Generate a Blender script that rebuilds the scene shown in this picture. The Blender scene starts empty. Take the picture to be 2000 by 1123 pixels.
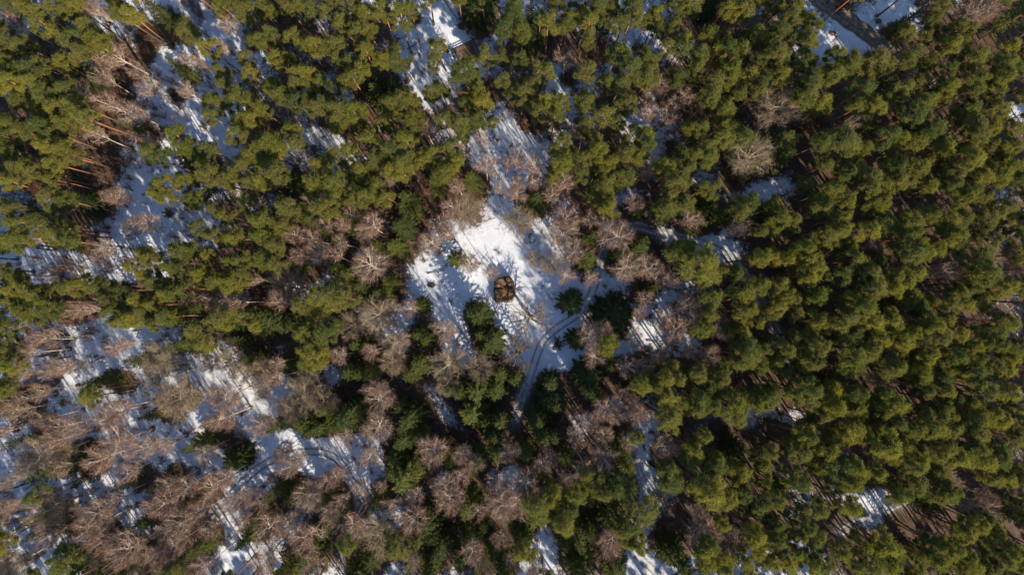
import bpy, math, random
import numpy as np

# ------------------------------------------------------------------ camera, sky, sun, exposure
SC = bpy.context.scene
COL = SC.collection
CAM_H = 187.0
FPX = 2000 * 24 / 36.0
TILT = math.atan(34 / FPX)

cam_d = bpy.data.cameras.new('camera')
cam_d.lens = 24.0
cam_d.sensor_width = 36.0
cam_d.clip_end = 3000
cam = bpy.data.objects.new('camera', cam_d)
cam.location = (0, 0, CAM_H)
cam.rotation_euler = (TILT, 0, 0)
COL.objects.link(cam)
SC.camera = cam

SUN_EL = math.radians(32)
SUN_XY = (0.55, -0.835)
world = bpy.data.worlds.new('World')
SC.world = world
world.use_nodes = True
wn = world.node_tree
sky = wn.nodes.new('ShaderNodeTexSky')
sky.sky_type = 'NISHITA'
sky.sun_disc = False
sky.ozone_density = 3.0
sky.dust_density = 0.4
sky.sun_elevation = SUN_EL
sky.sun_rotation = math.atan2(SUN_XY[0], SUN_XY[1])
bg = wn.nodes['Background']
bg.inputs['Strength'].default_value = 0.13
wn.links.new(sky.outputs[0], bg.inputs[0])

sun_d = bpy.data.lights.new('sun', 'SUN')
sun_d.energy = 5.0
sun_d.angle = math.radians(0.53)
sun_d.color = (1.0, 0.85, 0.655)
sun = bpy.data.objects.new('sun', sun_d)
L = math.hypot(*SUN_XY)
sv = (SUN_XY[0] / L * math.cos(SUN_EL), SUN_XY[1] / L * math.cos(SUN_EL), math.sin(SUN_EL))
from mathutils import Vector
sun.rotation_euler = Vector(sv).to_track_quat('Z', 'Y').to_euler()
sun.location = (60, -100, 120)
COL.objects.link(sun)

SC.view_settings.view_transform = 'Standard'
SC.view_settings.look = 'None'
SC.view_settings.gamma = 1.0
SC.view_settings.exposure = 0.95
SC.view_settings.use_curve_mapping = False
SC.render.engine = 'CYCLES'
SC.cycles.max_bounces = 6
SC.cycles.transparent_max_bounces = 4
SC.cycles.diffuse_bounces = 3

rng = np.random.default_rng(7)
random.seed(7)


def at(px, py, z=0.0):
    """World point at height z seen at photo pixel (px, py)."""
    d = np.array([(px - 1000) / FPX, -(py - 561.5) / FPX, -1.0])
    c, s = math.cos(TILT), math.sin(TILT)
    dy = d[1] * c - d[2] * s
    dz = d[1] * s + d[2] * c
    t = (z - CAM_H) / dz
    return float(d[0] * t), float(dy * t)


# ------------------------------------------------------------------ mesh helpers
class Geo:
    def __init__(self):
        self.v, self.f, self.m, self.n = [], [], [], 0

    def add(self, v, f, m=0):
        v = np.asarray(v, float).reshape(-1, 3)
        f = np.asarray(f, int).reshape(-1, 3)
        self.v.append(v)
        self.f.append(f + self.n)
        self.m.append(np.full(len(f), m, np.int32))
        self.n += len(v)

    def tube(self, pts, rad, sides=5, m=0):
        pts = np.asarray(pts, float)
        n = len(pts)
        tan = np.gradient(pts, axis=0)
        tan /= np.linalg.norm(tan, axis=1)[:, None] + 1e-9
        ref = np.array([0.31, 0.17, 0.93]) if abs(tan[0][2]) < 0.8 else np.array([1.0, 0.1, 0.0])
        a = np.cross(tan, ref)
        a /= np.linalg.norm(a, axis=1)[:, None] + 1e-9
        b = np.cross(tan, a)
        ang = np.linspace(0, 2 * math.pi, sides, endpoint=False)
        rad = np.asarray(rad, float)[:, None, None]
        ring = pts[:, None, :] + rad * (np.cos(ang)[None, :, None] * a[:, None, :] + np.sin(ang)[None, :, None] * b[:, None, :])
        f = []
        for i in range(n - 1):
            for j in range(sides):
                p, q = i * sides + j, i * sides + (j + 1) % sides
                f += [(p, q, q + sides), (p, q + sides, p + sides)]
        for j in range(1, sides - 1):
            f.append(((n - 1) * sides, (n - 1) * sides + j, (n - 1) * sides + j + 1))
        self.add(ring.reshape(-1, 3), f, m)

    def slivers(self, p0, p1, w, side=None, m=0):
        """One thin triangle from p0 (width w) to the tip p1, for each row."""
        p0, p1 = np.asarray(p0, float), np.asarray(p1, float)
        n = len(p0)
        d = p1 - p0
        if side is None:
            side = rng.normal(size=(n, 3))
        s = np.cross(d, side)
        s /= np.linalg.norm(s, axis=1)[:, None] + 1e-9
        s *= (np.asarray(w).reshape(-1, 1) if np.ndim(w) else w) * 0.5
        v = np.empty((n, 3, 3))
        v[:, 0], v[:, 1], v[:, 2] = p0 - s, p0 + s, p1
        self.add(v.reshape(-1, 3), np.arange(3 * n), m)

    def box(self, c, sz, rz=0.0, m=0):
        x, y, z = sz[0] / 2, sz[1] / 2, sz[2] / 2
        v = np.array([(a * x, b * y, e * z) for e in (-1, 1) for b in (-1, 1) for a in (-1, 1)])
        co, si = math.cos(rz), math.sin(rz)
        v = np.stack([v[:, 0] * co - v[:, 1] * si, v[:, 0] * si + v[:, 1] * co, v[:, 2]], 1) + np.asarray(c)
        q = [(0, 2, 3, 1), (4, 5, 7, 6), (0, 1, 5, 4), (2, 6, 7, 3), (0, 4, 6, 2), (1, 3, 7, 5)]
        f = []
        for a, b, c_, d in q:
            f += [(a, b, c_), (a, c_, d)]
        self.add(v, f, m)

    def mesh(self, name, mats, smooth=False):
        v = np.concatenate(self.v).astype(np.float32)
        f = np.concatenate(self.f).astype(np.int32)
        me = bpy.data.meshes.new(name)
        me.vertices.add(len(v))
        me.vertices.foreach_set('co', v.ravel())
        me.loops.add(f.size)
        me.loops.foreach_set('vertex_index', f.ravel())
        me.polygons.add(len(f))
        me.polygons.foreach_set('loop_start', np.arange(0, f.size, 3, dtype=np.int32))
        me.polygons.foreach_set('loop_total', np.full(len(f), 3, np.int32))
        me.polygons.foreach_set('material_index', np.concatenate(self.m))
        me.polygons.foreach_set('use_smooth', np.full(len(f), smooth))
        me.update(calc_edges=True)
        for m in (mats if isinstance(mats, (list, tuple)) else [mats]):
            me.materials.append(m)
        return me


def obj(name, me, parent=None, loc=(0, 0, 0), label=None, cat=None, group=None, kind=None):
    o = bpy.data.objects.new(name, me)
    COL.objects.link(o)
    o.location = loc
    if parent is not None:
        o.parent = parent
    for k, v in (('label', label), ('category', cat), ('group', group), ('kind', kind)):
        if v:
            o[k] = v
    return o


# ------------------------------------------------------------------ materials
def new_mat(name, rough=0.9):
    m = bpy.data.materials.new(name)
    m.use_nodes = True
    nt = m.node_tree
    b = nt.nodes['Principled BSDF']
    b.inputs['Roughness'].default_value = rough
    b.inputs['Specular IOR Level'].default_value = 0.25
    return m, nt, b


def nd(nt, kind, **kw):
    n = nt.nodes.new(kind)
    for k, v in kw.items():
        if k in n.inputs:
            n.inputs[k].default_value = v
        else:
            setattr(n, k, v)
    return n


def ramp(nt, fac, stops, interp='LINEAR'):
    r = nt.nodes.new('ShaderNodeValToRGB')
    r.color_ramp.interpolation = interp
    el = r.color_ramp.elements
    while len(el) < len(stops):
        el.new(0.5)
    for e, (p, c) in zip(el, stops):
        e.position = p
        e.color = tuple(c) + (1,) if len(c) == 3 else c
    nt.links.new(fac, r.inputs[0])
    return r.outputs[0]


def mix(nt, fac, a, b, mode='MIX'):
    n = nt.nodes.new('ShaderNodeMix')
    n.data_type = 'RGBA'
    n.blend_type = mode
    for sock, v in ((n.inputs[0], fac), (n.inputs[6], a), (n.inputs[7], b)):
        if isinstance(v, bpy.types.NodeSocket):
            nt.links.new(v, sock)
        elif isinstance(v, (int, float)):
            sock.default_value = v
        else:
            sock.default_value = tuple(v) + (1,)
    return n.outputs[2]


def math_n(nt, op, a, b=0.0, clamp=False):
    n = nt.nodes.new('ShaderNodeMath')
    n.operation = op
    n.use_clamp = clamp
    for i, v in enumerate((a, b)):
        if isinstance(v, bpy.types.NodeSocket):
            nt.links.new(v, n.inputs[i])
        else:
            n.inputs[i].default_value = v
    return n.outputs[0]


def noise(nt, scale, detail=3.0, rough=0.55, coord=None):
    n = nd(nt, 'ShaderNodeTexNoise', Scale=scale, Detail=detail, Roughness=rough)
    if coord is not None:
        nt.links.new(coord, n.inputs['Vector'])
    return n.outputs[0]


def foliage_mat(name, tints, transl, fine=2.2):
    """Needles: the tint varies from tree to tree (random) and from spray to spray (noise)."""
    m, nt, b = new_mat(name, 0.75)
    oi = nd(nt, 'ShaderNodeObjectInfo')
    geo = nd(nt, 'ShaderNodeTexCoord')
    nz = noise(nt, fine, 2.0, 0.6, geo.outputs['Object'])
    per = ramp(nt, oi.outputs['Random'], [(i / (len(tints) - 1), c) for i, c in enumerate(tints)])
    hi = mix(nt, 1.0, per, (1.30, 1.22, 0.85), 'MULTIPLY')
    lo = mix(nt, 1.0, per, (0.68, 0.76, 0.95), 'MULTIPLY')
    col = mix(nt, ramp(nt, nz, [(0.32, (0, 0, 0)), (0.68, (1, 1, 1))]), lo, hi)
    nt.links.new(col, b.inputs['Base Color'])
    tr = nd(nt, 'ShaderNodeBsdfTranslucent')
    nt.links.new(mix(nt, 1.0, col, (1.2, 1.25, 0.6), 'MULTIPLY'), tr.inputs['Color'])
    ms = nd(nt, 'ShaderNodeMixShader')
    ms.inputs[0].default_value = transl
    nt.links.new(b.outputs[0], ms.inputs[1])
    nt.links.new(tr.outputs[0], ms.inputs[2])
    nt.links.new(ms.outputs[0], nt.nodes['Material Output'].inputs['Surface'])
    return m


def wood_mat(name, stops, scale=1.5, axis_ramp=None, rough=0.9):
    m, nt, b = new_mat(name, rough)
    oi = nd(nt, 'ShaderNodeObjectInfo')
    tc = nd(nt, 'ShaderNodeTexCoord')
    nz = noise(nt, scale, 4.0, 0.65, tc.outputs['Object'])
    shift = math_n(nt, 'MULTIPLY', math_n(nt, 'SUBTRACT', oi.outputs['Random'], 0.5), 0.45)
    col = ramp(nt, math_n(nt, 'ADD', nz, shift, True), stops)
    if axis_ramp:
        sx = nd(nt, 'ShaderNodeSeparateXYZ')
        nt.links.new(tc.outputs['Object'], sx.inputs[0])
        zf = math_n(nt, 'ADD', math_n(nt, 'DIVIDE', sx.outputs[2], axis_ramp[0]), math_n(nt, 'MULTIPLY', math_n(nt, 'SUBTRACT', nz, 0.5), 0.25))
        col = mix(nt, ramp(nt, zf, [(axis_ramp[1], (0, 0, 0)), (axis_ramp[2], (1, 1, 1))]), col, axis_ramp[3])
    nt.links.new(col, b.inputs['Base Color'])
    return m


M = {}
M['pine'] = foliage_mat('pine_needles', [(0.140, 0.152, 0.036), (0.215, 0.200, 0.040), (0.095, 0.118, 0.040), (0.250, 0.225, 0.046), (0.150, 0.156, 0.050), (0.185, 0.165, 0.052), (0.115, 0.140, 0.042)], 0.45)
M['spruce_dark'] = foliage_mat('dark_spruce_needles', [(0.030, 0.046, 0.012), (0.044, 0.060, 0.014), (0.052, 0.066, 0.015)], 0.2, 1.4)
M['spruce'] = foliage_mat('spruce_needles', [(0.040, 0.056, 0.012), (0.076, 0.090, 0.016), (0.046, 0.062, 0.015), (0.100, 0.110, 0.020)], 0.25, 1.4)
M['pine_bark'] = wood_mat('pine_bark', [(0.25, (0.060, 0.042, 0.034)), (0.75, (0.130, 0.090, 0.068))], 3.0, (24.0, 0.28, 0.62, (0.42, 0.165, 0.065)))
M['pine_branch'] = wood_mat('pine_branch_bark', [(0.25, (0.055, 0.040, 0.026)), (0.75, (0.115, 0.080, 0.050))], 3.0)
M['spruce_bark'] = wood_mat('spruce_bark', [(0.25, (0.06, 0.045, 0.036)), (0.75, (0.12, 0.09, 0.07))], 3.0)
M['birch_bark'] = wood_mat('birch_bark', [(0.30, (0.30, 0.22, 0.175)), (0.45, (0.58, 0.47, 0.385)), (0.8, (0.72, 0.62, 0.52))], 1.3, (18.0, 0.0, 0.22, (0.58, 0.48, 0.39)))
M['birch_twig'] = wood_mat('birch_twigs', [(0.15, (0.115, 0.060, 0.040)), (0.4, (0.180, 0.098, 0.064)), (0.6, (0.195, 0.120, 0.080)), (0.85, (0.185, 0.135, 0.092))], 0.5)
M['oak_bark'] = wood_mat('broadleaf_bark', [(0.3, (0.26, 0.205, 0.135)), (0.7, (0.48, 0.39, 0.26))], 1.5)
M['oak_twig'] = wood_mat('broadleaf_twigs', [(0.2, (0.155, 0.115, 0.072)), (0.8, (0.270, 0.210, 0.135))], 0.5)
M['open_bark'] = wood_mat('open_tree_bark', [(0.3, (0.075, 0.056, 0.038)), (0.7, (0.17, 0.13, 0.085))], 1.5)
M['shrub'] = wood_mat('shrub_twigs', [(0.2, (0.075, 0.040, 0.024)), (0.8, (0.15, 0.088, 0.05))], 0.7)

TREES = {}
TREES['P'] = '''15,12,18 43,7,15 67,37,20 72,25,13 104,15,20 124,25,17 147,20,18 115,67,20 142,78,20 160,53,18 185,68,20 150,104,17 197,80,15 13,77,20
20,97,13 43,87,18 33,134,22 63,134,20 80,120,13 115,124,17 10,160,22 23,174,17 55,160,17 90,175,20 119,170,18 107,187,13 7,114,13 40,200,17 72,204,20
110,214,20 140,214,20 160,204,18 174,227,17 20,244,20 10,267,20 43,257,17 73,247,18 100,257,18 130,240,18 87,284,18 117,294,18 140,301,17 57,321,20
77,334,17 20,294,18 33,321,15 10,331,17 13,361,17 97,314,17 100,347,13 234,20,17 254,30,17 230,7,13 362,63,20 406,85,18 444,10,20 468,13,20 488,73,15
431,7,10 444,167,18 468,187,18 424,194,20 448,204,17 407,227,15 337,274,22 361,291,17 407,294,18 284,297,18 307,307,17 468,261,20 488,301,20
468,321,20 448,351,20 391,324,18 354,347,20 414,347,17 311,361,18 294,371,13 488,351,17 481,140,17 471,110,13 488,200,17 491,234,17 464,230,15
434,134,15 513,20,17 508,7,13 520,63,12 584,13,15 607,17,18 570,67,15 507,80,13 528,89,12 543,114,17 562,110,13 600,84,17 617,87,17 634,90,15
644,27,15 664,40,18 660,84,17 687,7,13 700,70,20 720,57,17 710,13,20 740,13,17 674,117,18 660,114,13 707,97,17 740,110,17 704,134,18 687,154,17
670,157,15 624,164,17 647,174,17 590,134,15 604,144,15 584,167,20 540,160,18 530,174,17 553,187,17 577,147,13 597,197,18 614,210,18 580,194,17
650,214,20 637,200,13 660,230,17 690,217,20 694,240,13 507,210,13 563,251,17 573,274,15 775,30,23 793,13,13 773,109,23 857,90,20 853,122,13 907,142,26
950,110,17 980,43,20 987,110,15 863,174,17 837,179,15 994,160,15 764,197,18 784,187,17 801,187,17 767,230,22 787,214,13 814,227,20 807,251,17
871,234,18 901,234,20 931,230,15 904,261,13 934,197,17 907,207,17 958,224,12 720,254,17 734,240,13 730,304,17 777,287,22 794,274,17 761,294,17
794,321,20 781,334,20 757,337,17 821,317,12 854,294,22 877,291,17 887,311,17 861,331,20 851,344,13 687,284,18 627,324,17 654,321,20 700,337,22
680,341,15 714,357,20 687,364,17 647,357,20 614,357,20 527,294,30 513,317,27 537,334,20 510,354,17 533,277,17 734,364,17 1007,43,23 1023,57,17
1072,37,20 1057,33,12 1110,33,17 1104,47,13 1144,33,20 1150,47,17 1175,33,17 1177,50,13 1200,43,17 1197,20,13 1230,13,20 1240,30,17 1020,117,17
1048,127,12 1068,144,15 1010,164,20 1040,164,18 1020,180,17 1147,144,18 1154,84,13 1190,154,15 1214,164,17 1237,130,23 1207,100,20 1267,33,15
1293,20,15 1330,13,17 1283,50,17 1350,17,13 1318,50,13 1343,70,15 1342,94,17 1303,90,15 1270,110,20 1267,140,20 1260,160,15 1327,147,18 1353,144,15
1370,107,15 1357,127,15 1387,70,18 1417,67,13 1407,100,20 1424,90,15 1447,97,15 1450,17,20 1437,23,13 1460,63,12 1484,67,20 1430,137,18 1424,154,15
1467,144,17 1484,110,15 1397,160,20 1370,170,15 1477,180,15 1444,184,13 1494,150,13 1048,214,22 1097,197,20 1067,194,13 1084,230,17 1140,194,22
1187,227,18 1230,207,20 1207,240,17 1244,257,17 1267,254,15 1217,294,18 1187,317,15 1247,304,18 1287,321,17 1217,337,20 1214,354,17 1110,274,17
1124,297,18 1097,321,22 1087,291,13 1134,327,20 1137,347,17 1164,294,18 1167,267,15 1307,334,20 1334,311,20 1341,337,20 1321,357,20 1391,187,17
1418,220,22 1407,244,18 1431,244,15 1367,251,17 1344,244,15 1451,261,20 1418,267,20 1374,287,20 1384,304,20 1361,301,15 1401,364,17 1374,371,13
1274,277,15 1147,244,17 1080,344,13 1167,334,17 1184,361,17 1510,10,17 1560,13,20 1558,30,17 1520,53,18 1543,40,17 1580,37,20 1594,50,15 1560,70,17
1584,77,18 1523,100,20 1530,110,17 1510,84,17 1517,134,18 1530,147,20 1577,117,20 1590,114,15 1640,110,20 1664,124,20 1627,134,18 1647,137,15
1587,157,20 1600,150,17 1614,147,15 1714,130,27 1730,134,17 1577,184,17 1607,190,20 1557,190,18 1570,197,20 1780,60,17 1840,20,17 1830,33,12
1820,60,13 1807,67,13 1870,48,15 1900,57,15 1883,77,20 1867,84,17 1783,110,18 1770,117,17 1830,80,13 1910,114,20 1853,140,17 1807,160,20 1857,167,15
1910,164,20 1760,180,17 1893,134,13 1957,124,20 1980,100,17 1970,117,17 1950,160,17 1964,140,17 1817,120,15 1687,180,22 1707,194,18 1680,204,18
1714,214,17 1747,187,20 1791,210,23 1814,197,17 1781,227,20 1807,227,17 1854,180,20 1857,194,13 1897,184,17 1894,220,20 1901,207,17 1948,187,18
1981,150,17 1911,254,22 1914,267,17 1867,240,15 1650,281,27 1620,267,20 1667,287,20 1600,277,17 1697,287,15 1740,264,20 1727,261,17 1754,267,13
1811,264,20 1791,277,20 1834,254,20 1854,277,20 1847,291,15 1620,321,15 1687,334,22 1667,337,17 1707,351,20 1697,364,17 1747,327,20 1761,331,17
1807,307,17 1797,337,17 1811,354,18 1847,347,20 1864,354,17 1907,301,20 1894,287,17 1934,284,15 1964,291,17 1931,324,20 1918,341,17 1958,311,15
1974,327,20 1948,347,17 1984,351,17 1894,364,17 1751,364,20 1777,364,17 1573,364,17 1627,367,17 1981,244,17 1961,214,20 1994,187,13 1938,254,15
1984,291,15 1894,327,17 1851,317,17 1801,247,17 94,385,23 117,388,17 20,415,20 33,428,20 60,425,20 97,442,23 120,448,20 134,465,18 110,462,17
13,465,23 40,462,17 10,402,13 317,382,17 377,392,17 397,385,13 411,408,15 397,452,18 411,462,13 438,425,15 451,459,20 434,462,15 481,402,20 494,462,13
411,492,12 344,495,20 364,492,15 297,505,18 277,499,15 321,509,15 257,519,12 461,509,18 481,512,15 448,515,12 341,525,15 394,532,17 361,532,17
411,545,17 431,542,13 458,549,23 444,559,13 474,542,15 297,549,20 277,542,15 314,555,13 364,559,18 334,572,17 324,582,15 230,562,17 197,555,17
174,555,17 147,559,15 124,555,18 104,562,13 80,572,17 57,572,17 13,532,18 30,545,17 20,572,20 10,592,17 47,602,17 63,615,20 87,605,18 110,595,17
84,589,15 227,609,20 251,615,20 277,609,20 267,592,17 294,622,18 240,629,15 217,592,17 294,595,13 321,619,17 341,619,15 301,632,13 384,656,25
401,669,18 371,666,15 434,622,20 484,622,17 418,619,15 13,629,18 20,676,18 10,702,20 23,712,17 7,662,15 13,742,15 494,632,13 610,382,13 650,382,17
687,385,20 720,382,17 754,378,15 517,418,20 510,432,17 550,398,17 547,435,17 560,435,13 587,418,18 600,432,13 637,412,20 620,408,13 533,475,20
517,462,17 543,455,15 510,505,20 527,519,15 657,569,28 677,579,22 647,589,20 617,582,22 597,595,20 610,605,17 600,642,23 627,649,23 650,639,18
587,659,17 614,662,17 610,696,25 630,692,17 600,706,17 1154,388,17 1197,405,20 1187,395,13 1294,408,23 1311,395,17 1301,422,17 1341,395,17 1451,408,22
1468,392,17 1444,418,15 1494,445,13 1364,515,33 1334,502,23 1377,535,20 1321,485,18 1347,485,17 1411,525,13 1448,529,15 1488,545,17 1484,502,17
1391,589,20 1387,609,15 1438,592,22 1451,609,17 1464,592,13 1371,656,17 1357,642,13 1200,686,20 1448,656,20 1461,669,20 1451,696,23 1441,706,17
1428,652,15 1371,732,18 1387,739,15 1347,729,17 1327,736,15 1297,742,18 1311,716,13 1254,742,17 1418,722,13 1484,716,15 1407,742,17 1478,622,15
1494,682,17 1488,582,13 1510,402,17 1530,432,20 1557,428,18 1513,448,17 1610,388,18 1634,382,15 1660,392,15 1700,395,20 1720,402,20 1607,415,17
1637,425,17 1647,442,17 1624,455,20 1600,465,20 1567,479,18 1550,489,17 1634,485,17 1664,485,13 1694,438,20 1720,435,23 1707,455,17 1734,442,17
1774,432,20 1801,425,18 1821,418,17 1774,462,22 1794,452,17 1787,475,13 1854,425,18 1877,432,22 1854,455,20 1834,479,18 1871,462,15 1884,395,20
1907,385,17 1934,382,17 1934,428,20 1964,405,17 1971,435,17 1981,462,17 1871,489,18 1794,499,20 1811,492,17 1921,505,25 1911,522,20 1938,522,17
1941,539,17 1520,505,17 1540,509,13 1587,519,23 1600,529,20 1567,532,17 1580,542,13 1640,539,17 1674,512,20 1700,532,20 1724,509,20 1687,552,17
1717,555,18 1747,542,17 1791,535,22 1777,545,15 1510,565,17 1527,559,15 1547,575,20 1523,599,17 1553,595,15 1584,579,20 1620,575,18 1604,592,15
1667,589,20 1687,595,17 1710,579,18 1754,565,18 1787,582,22 1801,595,17 1817,585,17 1861,592,20 1881,595,18 1894,569,20 1914,552,18 1928,589,20
1874,565,15 1958,565,20 1981,559,17 1604,629,18 1617,636,15 1560,622,15 1513,615,17 1657,622,23 1680,615,20 1644,636,17 1707,629,17 1740,622,17
1761,632,20 1831,629,20 1807,642,17 1844,632,15 1787,656,20 1714,652,18 1670,656,20 1650,656,15 1557,659,17 1587,659,20 1597,676,17 1767,669,20
1801,666,20 1811,686,17 1837,659,20 1854,656,15 1871,662,17 1938,659,18 1944,629,15 1974,626,17 1951,676,13 1907,682,18 1887,696,15 1911,702,15
1867,699,17 1978,696,17 1988,676,17 1567,696,20 1590,706,17 1537,682,17 1664,702,22 1690,699,20 1707,686,17 1680,719,18 1747,722,25 1761,716,15
1654,736,17 1787,712,20 1811,709,18 1837,712,17 1834,739,20 1794,736,17 1877,736,17 1907,729,17 1944,722,17 1968,736,17 1533,722,13 1513,712,15
1510,669,17 1931,479,17 10,758,13 180,778,20 170,768,13 117,1099,27 137,1092,17 63,972,15 677,1055,17 774,1075,23 1254,755,17 1277,755,15 1307,778,20
1301,821,23 1337,785,20 1377,768,22 1371,811,17 1397,795,17 1418,761,17 1431,781,20 1434,815,23 1464,778,22 1491,768,18 1481,788,17 1307,912,18
1304,942,23 1354,882,20 1344,898,17 1367,858,13 1387,895,18 1401,918,20 1374,935,18 1384,965,27 1401,978,17 1367,948,20 1451,935,20 1424,965,20
1441,975,17 1464,968,17 1484,982,18 1491,942,17 1474,898,17 1491,908,17 1461,995,15 1160,945,23 1147,935,13 1207,948,23 1187,968,17 1100,972,20
1084,965,17 1130,958,17 1057,992,27 1070,982,17 1050,1009,20 1100,1025,20 1107,992,17 1247,942,23 1257,965,13 1267,1009,27 1251,999,23 1240,1035,20
1230,1055,17 1257,1069,18 1033,1082,20 1017,1075,13 1251,852,13 1381,1075,20 1401,1095,20 1374,1102,17 1454,1082,20 1478,1045,20 1481,1069,17
1491,1095,15 1424,1112,17 1468,1115,13 1220,1039,17 1394,1069,17 1407,1015,13 1507,788,17 1523,768,17 1557,765,20 1590,768,23 1610,785,17 1580,791,17
1627,768,17 1640,791,17 1660,775,20 1677,798,23 1667,765,15 1687,768,15 1707,828,13 1680,832,23 1660,848,20 1687,852,17 1607,821,17 1584,832,15
1563,852,20 1584,862,17 1550,872,17 1567,892,20 1620,872,23 1634,885,13 1510,885,17 1610,908,20 1650,915,27 1680,922,20 1667,942,20 1644,948,17
1700,922,17 1627,928,17 1543,935,17 1567,935,20 1520,948,17 1520,975,17 1557,1002,23 1573,1015,15 1600,1002,20 1557,1042,18 1567,1055,15 1594,1052,20
1513,1025,15 1520,1052,17 1507,1069,13 1517,1095,20 1537,1102,17 1584,1102,20 1600,1112,17 1560,1082,17 1627,1099,20 1654,1075,20 1674,1099,17
1690,1069,20 1660,988,20 1677,995,13 1734,1059,23 1747,1075,17 1720,1069,17 1707,1102,20 1734,1102,20 1757,1095,17 1781,1112,17 1730,808,18
1754,791,17 1767,798,15 1740,775,20 1727,781,17 1801,755,17 1821,755,13 1854,758,17 1847,788,17 1871,775,15 1891,785,17 1834,811,20 1807,818,20
1854,811,17 1754,832,18 1774,845,20 1794,835,17 1821,842,20 1854,842,18 1730,872,27 1751,882,23 1767,872,20 1791,872,20 1787,902,20 1807,898,17
1821,915,20 1837,928,17 1824,878,17 1854,875,20 1867,895,20 1894,895,23 1914,882,20 1928,902,20 1941,872,20 1921,852,17 1884,842,20 1901,828,20
1931,815,20 1951,798,17 1961,821,17 1978,858,20 1964,888,20 1981,915,17 1961,932,20 1934,928,17 1988,945,17 1911,808,15 1934,778,20 1968,768,20
1918,758,17 1984,791,17 1784,945,22 1771,962,17 1754,965,17 1854,958,23 1837,968,17 1871,968,13 1928,1009,17 1944,1032,20 1918,1029,17 1891,1035,20
1894,1055,17 1928,1059,20 1854,1072,20 1834,1069,17 1821,1059,17 1867,1082,17 1974,1069,20 1981,1085,17 1954,1105,20 1934,1112,20 1907,1105,20
1894,1085,13 1988,1112,13 1821,1102,20 1861,1109,20'''
TREES['S'] = '''160,140,25 312,23,20 337,43,13 351,134,18 361,311,20 267,254,12 934,23,35 773,180,20 734,187,20 717,167,18 744,160,17 553,354,15
570,357,20 924,167,23 921,351,20 854,361,17 1040,80,27 1038,33,13 1382,20,23 1481,284,20 1464,331,18 1517,277,27 1543,277,17 1520,311,23 1734,154,13
1770,43,17 1984,30,20 1990,10,20 1687,254,15 177,395,25 130,482,12 351,676,18 361,602,13 277,706,20 377,602,13 494,702,17 468,669,13 247,589,17
461,629,23 444,642,17 180,746,13 207,746,13 267,485,10 801,395,27 794,408,20 787,442,25 774,482,22 734,482,17 687,438,20 650,462,18 687,539,20
707,562,20 714,542,17 747,572,20 891,505,17 934,615,28 921,605,17 964,666,27 948,686,17 938,652,15 821,712,22 807,729,20 687,726,23 714,726,20
740,722,17 537,626,27 520,615,17 557,632,20 513,642,17 563,712,17 821,595,17 821,652,18 834,666,17 700,672,20 553,505,20 580,519,17 978,732,20
761,549,17 660,525,17 1047,392,23 1114,589,24 1197,615,42 1127,662,21 1147,732,33 1154,465,17 1147,509,22 1234,489,33 1254,472,20 1207,499,17
1247,415,13 1384,395,23 1401,418,20 1361,442,17 1120,438,13 1077,746,20 1187,716,17 1267,722,13 1007,739,17 1377,408,20 1274,562,17 1600,736,17
1901,459,13 1747,589,13 1931,642,13 1510,415,17 10,798,17 301,811,17 394,865,23 468,892,28 110,915,27 140,908,20 247,945,13 381,978,20 301,1012,23
284,1015,15 394,1069,23 327,1042,18 227,1105,20 254,1105,17 200,1115,17 67,1019,12 481,1049,20 494,1022,17 160,1035,17 354,1025,17 90,1035,17
47,858,13 314,948,15 594,825,27 630,832,20 610,838,20 687,815,37 670,828,27 700,798,23 640,798,20 801,815,27 794,828,20 821,845,17 921,805,30
934,765,27 968,765,23 901,765,20 978,821,23 948,821,20 877,758,20 791,862,25 777,892,23 787,928,37 801,935,23 767,915,20 807,908,17 573,968,20
540,962,17 634,968,17 650,1005,20 640,1032,20 607,1079,27 584,1085,17 617,1062,17 734,1085,23 720,1102,20 834,1025,30 821,1049,23 847,1042,20
864,1072,23 837,1109,23 901,1089,20 914,982,27 907,995,20 867,882,20 877,898,20 938,892,23 924,915,17 961,848,20 944,1022,20 964,1072,17 907,1045,17
510,1009,13 550,825,20 740,978,17 801,1109,17 931,1042,17 934,1109,20 981,1109,20 974,882,20 781,791,17 1077,778,33 1087,791,20 1050,821,23
1057,848,23 1027,882,20 1080,852,17 1107,892,17 1200,875,20 1217,882,17 1214,858,17 1227,912,20 1207,1002,33 1187,1015,23 1154,1039,20 1130,1055,20
1140,1099,27 1120,1109,20 1207,1102,23 1060,925,20 1234,955,17 1150,975,13 1090,1005,17 1010,1029,20 1027,1042,20 1100,1055,17 1154,761,20 1234,761,13
1301,1085,23 1321,1069,20 1441,868,17 1431,888,20 1167,778,17 1187,862,17 1334,1099,17 1740,942,15 1811,962,17 1984,1012,17 1958,995,17 1984,982,15
1801,1085,17 1814,988,17'''
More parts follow.
